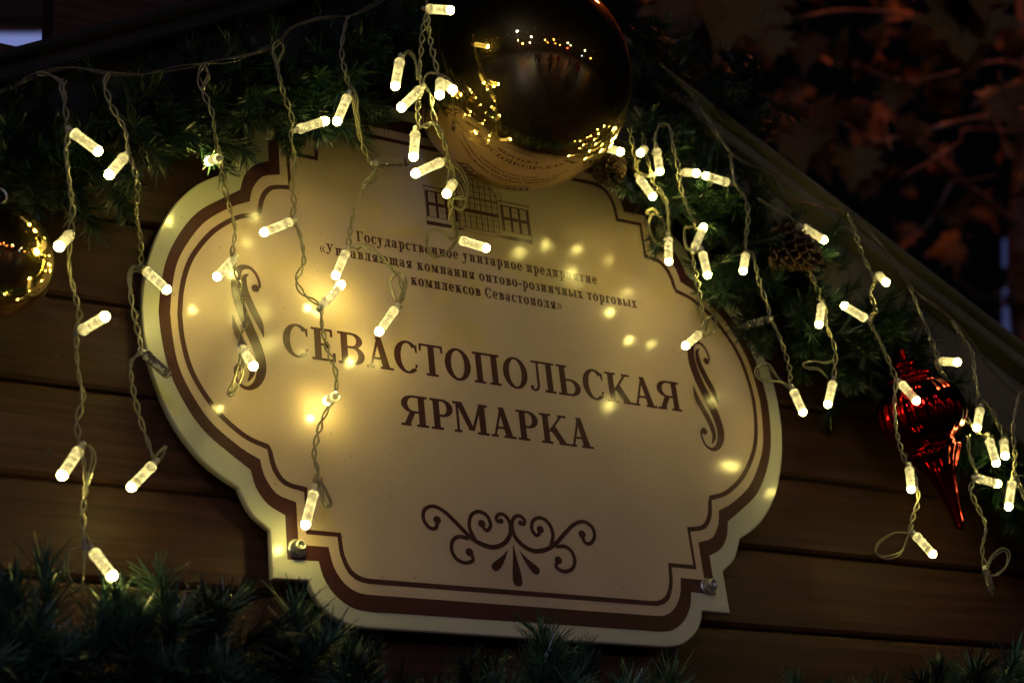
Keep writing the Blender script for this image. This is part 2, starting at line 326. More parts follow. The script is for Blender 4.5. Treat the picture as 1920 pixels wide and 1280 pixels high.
        R.append([(w_-s-t2, H), (w_-s, H), (lo[0]+t2*1.2, lo[1]), (lo[0], lo[1])]); R.append(rect(lo[0]-T*1.0, lo[0]+t2, zb, zb+h*1.25)); R.append(dot(lo[0]-T*.8, zb+h*1.1, t2*1.0))
        foot(0, s*1.6+T, H, False); foot(w_-s*2.2-t2, w_, H, False)
    elif c == 'а':
        x = w_-s-T; R.append(rect(x, x+T, h*.3, H*.66)); R.append(rect(x, w_, 0, h)); R += ring(x-(x)*.12+T*.1, H*.66, w_*.4, H*.34, T*.95, h, 0, 140, 18)
        R += ring(w_*.36, H*.29, w_*.36, H*.31, T, h, 60, 320); R.append(rect(w_*.34, x+T*.4, H*.6-h, H*.6)); R.append([(w_*.36, 0), (x+T*.3, H*.12), (x+T*.3, H*.12+h), (w_*.36, h)]); R.append(dot(w_*.13, H*.76, t2))
    elif c == 'е': R += ring(w_/2, H/2, w_/2, H/2+h*.2, T, h, 0, 322); R.append(rect(T*.5, w_-t2*.3, H*.5-h/2, H*.5+h/2)); R.append(rect(w_-T*.9, w_, H*.5-h/2, H*.58))
    elif c == 'р':
        R.append(rect(s, s+T, -D, H)); foot(0, T+2*s, -D); foot(0, s+T, H, False); R += ring(w_*.56, H/2, w_*.44, H/2+h*.2, T, h, -115, 115)
    elif c in 'ди':
        if c == 'и': stem(s); stem(w_-s-T); R.append([(s+T*.7, H*.12), (s+T*.7, H*.12+t2*1.3), (w_-s-T*.7, H*.88), (w_-s-T*.7, H*.88-t2*1.3)])
        else:
            R.append(rect(0, w_, 0, h)); R.append(rect(0, h, -D*.5, h)); R.append(rect(w_-h, w_, -D*.5, h)); R.append(rect(w_-s-T, w_-s, 0, H)); R.append(rect(w_*.2, w_-s*.3, H-h, H)); R.append([(w_*.16, h), (w_*.16+t2, h), (w_*.36+t2, H), (w_*.36, H)])
    elif c == 'н': stem(s); stem(w_-s-T); R.append(rect(s, w_-s, H/2-h/2, H/2+h/2))
    elif c == 'ю': stem(s); R.append(rect(s, w_*.5, H/2-h/2, H/2+h/2)); R += ring(w_*.69, H/2, w_*.31, H/2+h*.2, T*.95, h)
    elif c == 'щ':
        for k in range(3): R.append(rect(s+(w_-2*s-T)*k/2, s+T+(w_-2*s-T)*k/2, 0, H)); foot((w_-2*s-T)*k/2, 2*s+T+(w_-2*s-T)*k/2-h*.2, H, False)
        R.append(rect(0, w_, 0, h)); R.append(rect(w_-h, w_+h*.1, -D*.5, h))
    elif c == 'ч': stem(w_-s-T); R += ring(w_*.5, H*.72, w_*.42, H*.32, T*.95, h, 180, 290); R.append(rect(w_*.08, w_*.08+T*.95, H*.7, H)); foot(0, w_*.08+T*.95+s*.8, H, False); R.append(rect(w_*.5, w_-s, H*.4, H*.4+h))
    elif c == 'з':
        R += ring(w_*.45, H*.74, w_*.48, H*.27, T*.9, h, -80, 150); R += ring(w_*.45, H*.27, w_*.55, H*.29, T, h, -155, 85); R.append(rect(w_*.3, w_*.6, H*.5-h/2, H*.5+h/2))
    elif c == 'х':
        R.append([(s*.7, H), (s*.7+T*1.1, H), (w_-s*.7, 0), (w_-s*.7-T*1.1, 0)]); R.append([(w_-s, H), (w_-s-t2, H), (s, 0), (s+t2, 0)])
        foot(0, 2*s+T*.8, H, False); foot(w_-2*s-t2*.7, w_, H, False); foot(0, 2*s+t2*.7, 0); foot(w_-2*s-T*.8, w_, 0)
    elif c == '-': R.append(rect(0, w_, H*.36, H*.36+h*1.7))
    elif c in '«»':
        for k in (0, 1):
            x = k*w_*.48; a = [(x, H*.5), (x+w_*.36, H*.92), (x+w_*.36+h*.9, H*.92), (x+h*1.2, H*.5), (x+w_*.36+h*.9, H*.08), (x+w_*.36, H*.08)]
            if c == '»': a = [(w_-p[0], p[1]) for p in a]
            R.append(a[:4]); R.append([a[0], a[3], a[4], a[5]])
    return R
def shift(polys, dx, dz): return [[(x+dx, z+dz) for x, z in p] for p in polys]

# ------------------------------------------------------------------ the wooden wall of the stall
WY = 0.020
wall = thing('stall_wall', (0, WY, 0), 'dark brown stained timber wall of the market stall behind the cream sign', 'wall')
def gable_z(x): return 379 - .60*abs(x)        # the upper edge of the barge boards, mm in the sign plane
zs = 12.5 - 67.7*33
k = 0
PH = 67.7
while zs < 330:
    z0, z1 = zs, zs + PH
    hw = min(1250, (392 - z0) / .60 + 40)
    vs_, fs_ = [], []
    prof = [(0.030, z0+.6), (0.0055, z0+.6), (0.0028, z0+1.5), (0.0007, z0+4), (0, z0+12), (0, z1-11), (0.0009, z1-4), (0.0028, z1-1.4), (0.0055, z1-.5), (0.030, z1-.5)]
    nx = 2
    for i in range(nx):
        x = -hw + 2*hw*i/(nx-1)
        for y_, z_ in prof: vs_.append(P(x, z_, WY + y_))
    m_ = len(prof)
    for i in range(nx-1):
        for j in range(m_-1): a = i*m_+j; fs_.append((a, a+1, a+m_+1, a+m_))
        fs_.append((i*m_+m_-1, i*m_, (i+1)*m_, (i+1)*m_+m_-1))
    fs_.append(tuple(range(m_))); fs_.append(tuple(range(m_, 2*m_))[::-1])
    o = part('plank', mesh(vs_, fs_), wall, M_wood); k += 1; zs += PH
nail = lathe([(0, .0022), (.0004, .0022), (.0007, .0012)], 8); nail.materials.append(M_dark)
for j in range(14):
    for x in (-330, 392, 455):
        z = 12.5 + 67.7*(j-7); part('nail', nail, wall, M_dark, loc=P(x+rng.uniform(-3, 3), z+rng.uniform(14, 20), WY+.0001), axis=(0, -1, 0)) if z < 150 else None
# barge boards of the gable roof
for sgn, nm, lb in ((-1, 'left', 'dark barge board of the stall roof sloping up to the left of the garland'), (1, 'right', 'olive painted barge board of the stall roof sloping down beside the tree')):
    t = thing('barge_board', P(sgn*200, gable_z(200), -.03), 'left sloping barge board of the gable roof, shaded almost black above the light cable' if sgn < 0 else 'right sloping barge board of the gable roof, olive lit, below the autumn tree', 'roof board', 'barge boards of the stall roof')
    def slab(nm_, off0, off1, y0, y1, x0=0.6, x1=1300):
        c = [(x0, gable_z(x0)-off0), (x1, gable_z(x1)-off0), (x1, gable_z(x1)-off1), (x0, gable_z(x0)-off1)]
        vs_ = [P(sgn*x, z, y) for y in (y0, y1) for x, z in c]
        fs_ = [(0, 1, 2, 3), (7, 6, 5, 4), (0, 4, 5, 1), (1, 5, 6, 2), (2, 6, 7, 3), (3, 7, 4, 0)]
        bm = bmesh.new(); me = mesh(vs_, fs_); bm.from_mesh(me); bmesh.ops.recalc_face_normals(bm, faces=bm.faces)
        bmesh.ops.bevel(bm, geom=list(bm.edges), offset=.0012, segments=2, affect='EDGES'); return part(nm_, bm_mesh(bm), t, M_board_shaded if sgn < 0 else M_board)
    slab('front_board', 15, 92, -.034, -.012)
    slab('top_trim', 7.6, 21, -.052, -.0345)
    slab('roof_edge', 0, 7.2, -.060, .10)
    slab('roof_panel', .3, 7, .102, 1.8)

# ------------------------------------------------------------------ the sign
Q_out = [(274, 0), (272.5, -22), (266.5, -50), (253.5, -82), (236, -105.5), (222, -117), (208.5, -125)]
Q_out2 = [(208.5, -125), (204.5, -134.5), (198.5, -144.2), (186.9, -153.4)]
Q_out3 = [(160.6, -187.3), (158.6, -194.5), (152, -204.5), (140, -213.5), (127, -217), (116.7, -217.6)]
def quarter(a, b, c_, stub):      # a bulge arc, b small arc, stub corner points, c_ lower arc
    cs = lambda q: [tuple(v[:2]) for v in catmull([(x, z, 0) for x, z in q], 4.0)]
    return cs(a) + cs(b)[1:] + list(stub) + cs(c_)
def closed(q):                     # q runs from (+x, 0) to (0, -z); mirror into all four quarters, keeping it counter-clockwise
    br = q; bl = [(-x, z) for x, z in reversed(q)]; tl = [(-x, -z) for x, z in q]; tr = [(x, -z) for x, z in reversed(q)]
    out = []
    for p in br + bl + tl + tr:
        if not out or abs(out[-1][0]-p[0]) + abs(out[-1][1]-p[1]) > .3: out.append(p)
    if abs(out[0][0]-out[-1][0]) + abs(out[0][1]-out[-1][1]) < .3: out.pop()
    return out[::-1]
outline = closed(quarter(Q_out, Q_out2, Q_out3, [(186.9, -187.6)]))
do = closed(quarter([(262.3, 0), (260.5, -20), (255.5, -44), (245, -67.5), (231.5, -86.5), (213.5, -101), (199.1, -111.6)], [(199.1, -111.6), (195.6, -124.5), (187.5, -135.5), (175.6, -142)], [(152.7, -173), (150, -184), (142.5, -195.8), (131, -203.8), (118, -206), (100, -206)], [(175.4, -173.5)]))
di = closed(quarter([(254, 0), (252.5, -18), (248.5, -40), (239.5, -60), (226, -79.5), (206, -95.5), (191.9, -103)], [(191.9, -103), (189.3, -114.6), (181, -126.8), (167, -131.7)], [(144.9, -162.2), (141.9, -176), (134.5, -187.5), (124.5, -193.2), (112, -194), (98, -194)], [(166.8, -162.3)]))
to = closed(quarter([(249, 0), (247.5, -18), (243.5, -37), (236, -54), (222, -73.5), (203.5, -88.5), (186.6, -95)], [(186.6, -95), (183.6, -109.5), (175.5, -120), (160.8, -123.7)], [(138, -154.3), (136.6, -168), (131, -180.5), (122, -185.7), (112, -186.3), (98, -186.3)], [(161, -154.4)]))
ti = closed(quarter([(245.4, 0), (244, -17), (240, -35.5), (233, -51.5), (219, -71), (201, -85.5), (185, -91.2)], [(183.5, -91.5), (180.3, -107), (173, -117), (158.3, -120)], [(135.2, -151), (133.4, -167), (128.5, -177.5), (120.5, -182), (111, -182.6), (98, -182.6)], [(158.5, -151)]))
sign = thing('market_sign', (0, 0, ZC), 'large cream shaped sign board with brown lettering and scrollwork bolted to the timber wall', 'sign')
n = len(outline)
bv = .0009
def inset(pts, d):
    out = []
    for i in range(len(pts)):
        a, b, c_ = np.array(pts[i-1]), np.array(pts[i]), np.array(pts[(i+1) % len(pts)]); t = (c_-a)/(np.linalg.norm(c_-a)+1e-9); out.append(tuple(b + np.array([t[1], -t[0]])*d))
    return out
area = sum(outline[i][0]*outline[(i+1) % n][1]-outline[(i+1) % n][0]*outline[i][1] for i in range(n))
ins = inset(outline, -1.0 if area > 0 else 1.0)
vs_ = [P(x, z, 0.0) for x, z in ins] + [P(x, z, .001) for x, z in outline] + [P(x, z, .005) for x, z in outline]
fs_ = [(i, (i+1) % n, n+(i+1) % n, n+i) for i in range(n)] + [(n+i, n+(i+1) % n, 2*n+(i+1) % n, 2*n+i) for i in range(n)] + [tuple(range(2*n, 3*n))]
part('panel_edge', mesh(vs_, fs_), sign, M_edge)
part('margin', flat([ins], 0.0), sign, M_margin)
def band(a, b, y, m, name):
    r = delaunay_2d_cdt([Vector(p) for p in a] + [Vector(p) for p in b], [], [list(range(len(a)))[::-1 if not ccw(a) else 1], [len(a)+i for i in (range(len(b)) if ccw(b) else reversed(range(len(b))))]], 0, 1e-5)
    F_ = [f for f, o in zip(r[2], r[5]) if list(o) == [0] or (len(o) == 1 and o[0] == 0)]
    return part(name, mesh([P(v.x, v.y, y) for v in r[0]], [tuple(f) for f in F_]), sign, m)
def ccw(p): return sum(p[i][0]*p[(i+1) % len(p)][1]-p[(i+1) % len(p)][0]*p[i][1] for i in range(len(p))) > 0
part('printed_field', flat([di], -.00022), sign, M_field)
band(do, di, -.00022, M_brown, 'border_band')
band(to, ti, -.00040, M_brown, 'border_line')

TY = -.00040
big = dict(H=26.2, T=5.3, h=2.0, s=2.4)
line1 = [('С', -171.2, -151.5), ('Е', -149.2, -130.7), ('В', -128.4, -107.4), ('А', -106.2, -84.6), ('С', -83.5, -64), ('Т', -62.5, -42.8), ('О', -41.6, -19.5), ('П', -17.4, 6), ('О', 8.3, 29.9), ('Л', 31.7, 54.4), ('Ь', 56.5, 77.2), ('С', 79.7, 99), ('К', 101.3, 125.3), ('А', 125.4, 148), ('Я', 149, 172)]
line2 = [('Я', -82, -59.5), ('Р', -57.5, -38.6), ('М', -38, -9.2), ('А', -7.8, 13.8), ('Р', 15.4, 34.2), ('К', 35.8, 60.4), ('А', 60.6, 81.8)]
for (ln, z0, H_) in ((line1, -20.3, 26.2), (line2, -63.4, 25.0)):
    for c, a, b in ln:
        g = dict(big); g['H'] = H_
        part('letter', flat(shift(glyph(c, b-a, **g), a, z0), TY), sign, M_brown)
AW = dict(zip('осуадртвенипяющкмзчыхгл-«» ', [6.3, 5.3, 6.3, 6.2, 6.8, 6.6, 6.2, 6.1, 5.9, 7.2, 7.2, 7.1, 6.6, 9.0, 10, 7.2, 8.4, 5.2, 6.7, 9.6, 6.6, 5.7, 7.0, 3.4, 5.4, 5.4, 2.6]))
AW.update({'Г': 7.3, 'У': 8.2, 'С': 7.6})
def text_line(s_, x0, x1, z0, cap, xh, T, h, se):
    gap = 1.05 if s_ else 0
    wid = [AW[c] for c in s_]; tot = sum(wid) + gap*(len(s_)-1); k = (x1-x0)/tot; x = x0; W_ = []
    for c, a in zip(s_, wid):
        if c == ' ':
            x += (a+gap)*k
            if W_: part('word', flat_many(W_, TY), sign, M_brown); W_ = []
            continue
        W_ += [shift(glyph(c, a*k, cap if c in 'ГУС' else xh, T, h, se if c != 'ы' else se*.5), x, z0)]; x += (a+gap)*k
    part('word', flat_many(W_, TY), sign, M_brown)
text_line('Государственное унитарное предприятие', -107.5, 107, 85.4, 9.0, 6.6, 1.72, .82, .85)
text_line('«Управляющая компания оптово-розничных торговых', -138.2, 143.2, 69.6, 9.0, 6.6, 1.72, .82, .85)
text_line('комплексов Севастополя»', -64.4, 69.4, 55.4, 9.0, 6.6, 1.72, .82, .85)

Sa = [(208.2, 31, 1.4), (208, 36, 1.6), (205.5, 42.5, 1.8), (200.5, 46.6, 2.3), (194, 44.8, 4), (190.6, 37, 5.4), (190.3, 26, 6.2), (193.4, 12, 6.6), (199, -3, 6.6), (204.3, -17, 6.5), (207, -29, 6.2), (206.2, -39, 5.6), (202, -47, 4), (195.5, -50.3, 2.4), (189.6, -47, 1.7), (187.3, -40, 1.4), (187.6, -35, 1.4)]
Sb = [(200, 41, .5), (196.8, 37.5, 2.6), (197, 27, 4.2), (201.6, 14, 4.8), (207, 2.5, 4.2), (209.8, -8.5, .4)]
Sc = [(187, 5.4, .4), (189, -6, 3.8), (194, -17, 4.6), (198.6, -28, 4.3), (199.8, -38, 3.3), (196.4, -45.2, .5)]
for dx in (0, -395.3):
    pol = []
    for st in (Sa, Sb, Sc): pol += stroke([(x+dx, z, w_*1.14+.25) for x, z, w_ in st])
    pol += [dot(204.9+dx, 30.2, 3.1), dot(190.6+dx, -34.8, 3.1)]
    part('scroll_ornament', flat(pol, TY), sign, M_brown)
fl = []
w0 = 3.0
for sx in (-1, 1):
    L1 = [(60.2, -136.5, w0), (62.4, -141.2, w0), (67.5, -140.8, w0), (71.3, -134.5, w0), (69.5, -127.5, w0), (62.5, -124.4, w0), (54, -127.6, w0), (45, -135.6, w0+.3), (36.7, -143.6, w0+.4), (28, -149.2, w0+.6), (17.2, -151.4, w0+.7), (8, -148, w0+.6), (1.8, -140.6, w0+.4), (.9, -131.7, w0), (4.2, -126, w0), (9.2, -125.4, w0), (12, -129.2, w0), (9.6, -132.2, w0)]
    L2 = [(23.4, -137, w0), (20.6, -139.2, w0), (17.2, -134.7, w0), (19.3, -127.6, w0), (26.1, -124.9, w0), (32.6, -128.9, w0), (34.8, -137.6, w0), (31.5, -146.5, w0)]
    L3 = [(35.4, -158.4, w0), (34.4, -162.6, w0), (40.5, -165.2, w0), (47.4, -163, w0), (50.9, -156.7, w0), (49.4, -149.4, w0), (44, -145.7, w0), (36, -146.5, w0)]
    for L in (L1, L2, L3): fl += stroke([(sx*x+.6, z, q) for x, z, q in L])
    fl += [dot(sx*60.4+.6, -134.6, 3.2), dot(sx*24.4+.6, -134.2, 3.1), dot(sx*36.8+.6, -156.9, 3.2), dot(sx*8.2+.6, -130.6, 2.2)]
    fl += stroke([(sx*4.9+.6, -152.4, .3), (sx*9.5+.6, -159, 3.4), (sx*15+.6, -164.8, 6.4), (sx*18.4+.6, -167.6, 5)]); fl.append(dot(sx*16.6+.6, -166.2, 3.4))
fl += stroke([(.7, -147.5, .3), (.7, -158, 3.2), (.9, -168, 6.6), (1, -175, 7.6), (1, -179.2, 5)]); fl.append(dot(1, -175.6, 4.1))
part('flourish_ornament', flat(fl, TY), sign, M_brown)
em = []
def window_grid(x0, x1, z0, z1, nc, dark=.0):
    wv = (x1-x0)/nc
    for i in range(nc+1): em.append(rect(x0+wv*i-1.25, x0+wv*i+1.25, z0, z1))
    zm = (z0+z1)/2; em.append(rect(x0, x1, zm-1.5, zm+1.6)); em.append(rect(x0, x1, z1-.5, z1+.2))
    for i in range(nc):
        a = x0+wv*i+1.25; b = x0+wv*(i+1)-1.25
        for q in (1/3, 2/3): em.append(rect(a+(b-a)*q-.16, a+(b-a)*q+.16, z0, z1))
        for z in (z0+(zm-z0)*.55, zm+(z1-zm)*.6): em.append(rect(a, b, z-.14, z+.14))
for x0, x1 in ((-43.5, -18.5), (24.3, 47.6)):
    em.append(rect(x0-3, x1+2.6, 147.2, 148.2)); em.append(rect(x0-1.6, x1+1.4, 143.8, 144.3)); window_grid(x0, x1, 120.3, 143.6, 3)
    em.append(rect(x0-2, x0-1.6, 112.2, 147.5)); em.append(rect(x1+1.4, x1+1.8, 112.2, 147.5)); em.append(rect(x0-2, x1+1.8, 119.8, 120.3))
em.append([(-45.8, 112.2), (-22, 112.6), (-10, 114.2), (-22, 115.9), (-45.8, 115.9)]); em.append([(49.2, 112.2), (26, 112.4), (14, 114.0), (26, 115.7), (49.2, 115.9)]); em.append(rect(-22, 26, 112.6, 112.95))
x0, x1, zc_ = -16.5, 20.5, 148
em += ring(2, zc_-1, 18.5, 17, .8, .8, 0, 180, 40); em += ring(2, zc_-1, 23, 22, .45, .45, 0, 180, 40)
for i in range(8):
    x = x0+.6+(x1-x0-1.2)*i/7; top = zc_ + 16*math.sqrt(max(0, 1-((x-2)/18.7)**2)); em.append(rect(x-.45, x+.45, 116.5, top))
    x += 2.6
    if i < 7: em.append(rect(x-.12, x+.12, 116.5, zc_ + 16*math.sqrt(max(0, 1-((x-2)/18.7)**2))))
for z, t_ in ((116.5, .3), (122.3, .2), (127.5, .2), (132.7, 1.6), (139.8, .25), (145.2, .6), (151, .2), (157, .3)):
    hw = (x1-x0)/2 if z < zc_ else 18.5*math.sqrt(1-((z-zc_+1)/17)**2)
    em.append(rect(2-hw, 2+hw, z-t_, z+t_))
part('building_emblem', flat(em, TY), sign, M_brown)

# bolts of the sign
cap_me = lathe([(0, .0046), (.0012, .0050), (.0035, .0050), (.0062, .0044), (.0078, .0032), (.0079, .0024), (.0055, .0023)], 24)
wash_me = lathe([(0, .0064), (.0008, .0068), (.0012, .0062)], 24); hexm = lathe([(0, .0022), (.0004, .0022)], 6)
for x, z in ((-175.6, 167), (174.8, 167.5), (-168.4, -165.6), (169.2, -167.5)):
    bt = part('bolt', cap_me, sign, M_steel, loc=P(x, z, -.0013), axis=(rng.uniform(-.05, .05), -1, rng.uniform(-.05, .05)), smooth=True)
    part('washer', wash_me, bt, M_steel, loc=P(x, z, -.0003), axis=(0, -1, 0), smooth=False)
    part('hex_socket', hexm, bt, M_dark, loc=P(x, z, -.0064), axis=(0, -1, 0))

# ------------------------------------------------------------------ icicle lights
LL = .0245
body_me = lathe([(.0005, .0022), (.0010, .0033), (.0018, .0036), (.0042, .0036), (.0046, .0033), (.0195, .0033), (.0205, .0031)], 16)
tip_me = lathe([(.0203, .0027), (.0208, .0031), (.0220, .0031), (.0233, .0026), (.0241, .0017), (.0245, .0005)], 14)
tip_off = tip_me.copy(); col_me = lathe([(-.0052, .0013), (-.0045, .0019), (-.0006, .0021), (.0006, .0024)], 10)
for m_ in (body_me,): m_.materials.append(M_led)
body_off = body_me.copy(); body_off.materials.clear(); body_off.materials.append(M_led_off); tip_off.materials.append(M_led_off)
tip_me.materials.append(M_tip); col_me.materials.append(M_collar)
for m_ in (body_me, tip_me, body_off, tip_off, col_me): m_.shade_smooth()

def wire_pts(pts, dfun): return [at(p[0], p[1], p[2] if len(p) > 2 else dfun(p[1])) for p in pts]
def bulb(par, bx, by, tx, ty, db, lit=True, sgn=1):
    b = np.array(at(bx, by, db)); best = None
    ap = np.linalg.norm(np.array(at(tx, ty, db)) - b)
    if ap >= LL: e = np.array(at(tx, ty, db))
    else:
        cand = []
        for k in range(0, 60):
            d = db + sgn*k*.0005; e = np.array(at(tx, ty, d)); cand.append((abs(np.linalg.norm(e-b)-LL), k, e))
        e = min(cand, key=lambda q: q[0])[2]
        if e[1] > -.0042: e[1] = -.0042
    ax = e - b; L = np.linalg.norm(ax); sp = rng.uniform(0, 6)
    o = part('bulb', body_me if lit else body_off, par, loc=b, axis=ax, spin=sp, scale=(1, 1, max(.9, min(1.2, L/LL))))
    part('glowing_tip' if lit else 'dark_tip', tip_me if lit else tip_off, o, loc=b, axis=ax, spin=sp, scale=o.scale[:])
    part('collar', col_me, o, loc=b, axis=ax, spin=sp)
    if not lit: o['label'] = 'unlit clear bulb'
    return o
def twisted(par, pts, amp=.00125, pitch=.0215, r=.00072, single=False, ph=0):
    c = catmull([tuple(p) for p in pts], .0015); fr = frames(c); L = 0; ring_ = [[], []]; na = rng.uniform(0, 9)
    for i, p in enumerate(c):
        if i: L += np.linalg.norm(c[i]-c[i-1])
        a = ph + 2*math.pi*L/pitch + .9*math.sin(L*60+na); am = amp*(1+.35*math.sin(L*95+na*2))
        o = (fr[i][1]*math.cos(a)+fr[i][2]*math.sin(a))*am; ring_[0].append(p+o); ring_[1].append(p-o)
    vs_, fs_ = [], []
    for q in ring_: tube(vs_, fs_, q, r, 6)
    if not single: return vs_, fs_
    return vs_, fs_
def strand(label, loc, wires, bulbs, d0, d1, y0, y1, loops=()):
    dfun = lambda py: d0 + (d1-d0)*max(0, min(1, (py-y0)/(y1-y0)))
    t = thing('light_strand', at(loc[0], loc[1], dfun(loc[1])), label, 'string lights', 'strands of icicle lights hanging from the cable')
    V_, F_ = [], []
    for wpts in wires:
        a, b = twisted(t, wire_pts(wpts, dfun), ph=rng.uniform(0, 6)); o = len(V_); V_ += a; F_ += [tuple(i+o for i in f) for f in b]
    for lp in loops:
        a, b = twisted(t, wire_pts(lp, dfun), amp=.00085, pitch=.09, ph=rng.uniform(0, 6)); o = len(V_); V_ += a; F_ += [tuple(i+o for i in f) for f in b]
    part('wire', mesh(V_, F_), t, M_wire, smooth=True)
    for bb in bulbs:
        bx, by, tx, ty = bb[:4]; kw = bb[4] if len(bb) > 4 else {}
        bulb(t, bx, by, tx, ty, kw.get('d', dfun(by)), kw.get('lit', True), kw.get('s', 1))
    return t
OFF = {'lit': False}
strand('leftmost strand of lights, beside the small gold bauble, ending in a D-shaped wire loop', (70, 140),
    [[(68, 138), (95, 142), (118, 160), (122, 200), (128, 245), (124, 290), (130, 340), (136, 395), (133, 440), (130, 500), (140, 550), (149, 590), (143, 640), (147, 700), (156, 745), (145, 790), (150, 835), (158, 870), (161, 915), (156, 960), (157, 1000), (172, 1035)]],
    [(135, 247, 190, 288), (131, 440, 108, 465), (151, 621, 203, 590), (150, 841, 112, 897), (174, 1032, 215, 1085)], .095, .068, 300, 700,
    [[(122, 150), (115, 165), (123, 190)], [(150, 838), (168, 836), (176, 862), (163, 905), (157, 930)], [(172, 1031), (150, 1026), (131, 1035), (122, 1065), (132, 1092), (150, 1102), (156, 1085), (158, 1040), (158, 1000)]])
strand('strand with an unlit clear bulb resting over the left rim of the sign', (205, 140),
    [[(205, 138), (197, 158), (210, 200), (235, 245), (240, 285), (250, 312), (258, 345), (255, 400), (262, 440), (266, 500), (272, 506)], [(266, 508), (247, 512), (244, 545), (254, 600), (264, 655), (246, 680), (250, 730), (262, 780), (278, 830), (290, 864)]],
    [(234, 293, 201, 332), (271, 505, 318, 548), (271, 662, 318, 706, OFF), (288, 870, 241, 918)], .095, .024, 340, 480,
    [[(266, 505), (250, 500), (241, 520), (246, 548)], [(286, 864), (298, 848), (312, 836), (303, 858), (289, 866)]])
strand('strand whose lower bulb hangs over the left S-shaped scroll of the sign', (380, 125),
    [[(381, 122), (373, 140), (378, 165), (397, 210), (403, 255), (412, 290), (413, 312), (418, 340), (428, 380), (441, 430), (436, 480), (446, 520), (455, 560), (462, 600), (452, 630), (454, 650)]],
    [(410, 297, 389, 303, {'s': -1}), (438, 486, 403, 523), (454, 652, 478, 691)], .085, .024, 220, 430,
    [[(381, 122), (391, 140), (380, 166)], [(452, 640), (448, 680), (438, 715), (429, 738), (440, 733), (453, 705), (455, 660)]])
strand('strand crossing the second big letter, one bulb against the sign throwing a bright pool', (520, 85),
    [[(522, 78), (512, 95), (520, 125), (530, 170), (548, 225), (545, 255), (553, 300), (547, 345), (552, 385), (548, 410), (562, 440), (570, 490), (557, 525), (570, 552), (600, 574), (604, 610), (613, 650), (630, 700), (628, 745), (610, 775), (596, 815), (589, 855), (597, 885), (588, 902), (600, 905), (588, 920)]],
    [(558, 243, 616, 225), (547, 415, 489, 438), (603, 574, 646, 526), (629, 742, 612, 752, {'d': .036, 's': -1}), (589, 920, 571, 991)], .085, .024, 180, 450,
    [[(522, 78), (532, 92), (520, 120)], [(590, 915), (603, 905), (616, 930), (621, 944), (610, 948), (603, 920), (600, 895)]])
strand('strand left of the large bauble ending beside the third small text line', (645, 40),
    [[(653, 30), (645, 60), (641, 100), (650, 145), (656, 165)], [(656, 163), (668, 180), (673, 245), (685, 285), (702, 316)], [(704, 318), (684, 345), (668, 380), (658, 425), (653, 463)], [(653, 466), (690, 463), (722, 490), (745, 515), (755, 545), (750, 575)]],
    [(652, 180, 628, 238), (706, 305, 768, 304, OFF), (649, 472, 627, 522), (742, 578, 707, 627)], .09, .026, 180, 430,
    [[(656, 165), (664, 200), (676, 260)], [(748, 574), (735, 545), (732, 525), (745, 512), (760, 520), (758, 545), (748, 574)], [(700, 318), (704, 335), (688, 345), (680, 342)]])
strand('strand across the left side of the large bauble with a tangle of bulbs', (798, -12),
    [[(798, -20), (800, 20), (793, 60), (790, 95), (787, 130), (790, 160), (784, 200), (787, 240)], [(803, 25), (805, 60), (812, 100), (825, 150)], [(790, 155), (808, 180), (812, 215), (830, 260), (842, 300), (852, 330), (846, 370), (846, 410), (856, 447)], [(787, 240), (810, 233), (825, 245), (835, 270)]],
    [(802, 17, 850, 20), (750, 112, 740, 168), (789, 167, 748, 206), (779, 248, 775, 300), (829, 303, 773, 328), (826, 152, 824, 182), (834, 158, 851, 170), (850, 343, 836, 366), (863, 450, 918, 467)], .155, .06, 240, 520,
    [[(752, 112), (765, 98), (778, 112), (784, 150)], [(793, 158), (800, 140), (818, 138), (842, 150), (852, 168)], [(830, 305), (842, 318), (838, 345)], [(845, 300), (868, 325), (877, 360), (868, 392), (848, 385), (850, 372), (872, 368), (862, 340), (847, 335)], [(856, 447), (842, 447), (826, 431), (808, 434), (800, 458), (815, 481), (843, 468), (858, 440), (845, 400)]])
strand('strand just right of the large bauble with round wire curls around a camera-facing bulb', (1190, 170),
    [[(1190, 200), (1205, 240), (1208, 285)], [(1180, 240), (1190, 290), (1195, 325)], [(1212, 290), (1222, 330), (1228, 350), (1250, 385), (1254, 440)], [(1255, 440), (1250, 380), (1232, 352)]],
    [(1136, 277, 1167, 286), (1208, 280, 1200, 288, {'s': 1}), (1231, 280, 1238, 327), (1198, 334, 1227, 373), (1253, 446, 1254, 496)], .075, .045, 200, 450,
    [[(1200, 300), (1190, 315), (1212, 330), (1235, 322), (1240, 300), (1222, 285)], [(1252, 443), (1244, 458), (1226, 450), (1217, 425), (1222, 402), (1238, 408), (1248, 425)], [(1222, 405), (1212, 398), (1224, 392), (1236, 402)]])
strand('strand with two bulbs meeting tip to tip above the right shoulder of the sign', (1245, 230),
    [[(1235, 235), (1255, 238), (1262, 275), (1272, 312), (1275, 345), (1287, 385), (1302, 418), (1306, 432)], [(1298, 468), (1302, 500), (1312, 550), (1318, 595), (1314, 622)]],
    [(1283, 323, 1309, 325), (1366, 343, 1318, 328), (1302, 466, 1321, 421), (1317, 473, 1328, 521), (1311, 626, 1282, 651)], .085, .055, 250, 500,
    [[(1235, 235), (1228, 262), (1231, 278)], [(1300, 425), (1284, 430), (1287, 462), (1300, 470), (1316, 472)], [(1312, 625), (1322, 625), (1327, 600), (1338, 592), (1343, 606), (1336, 622), (1320, 632)]])
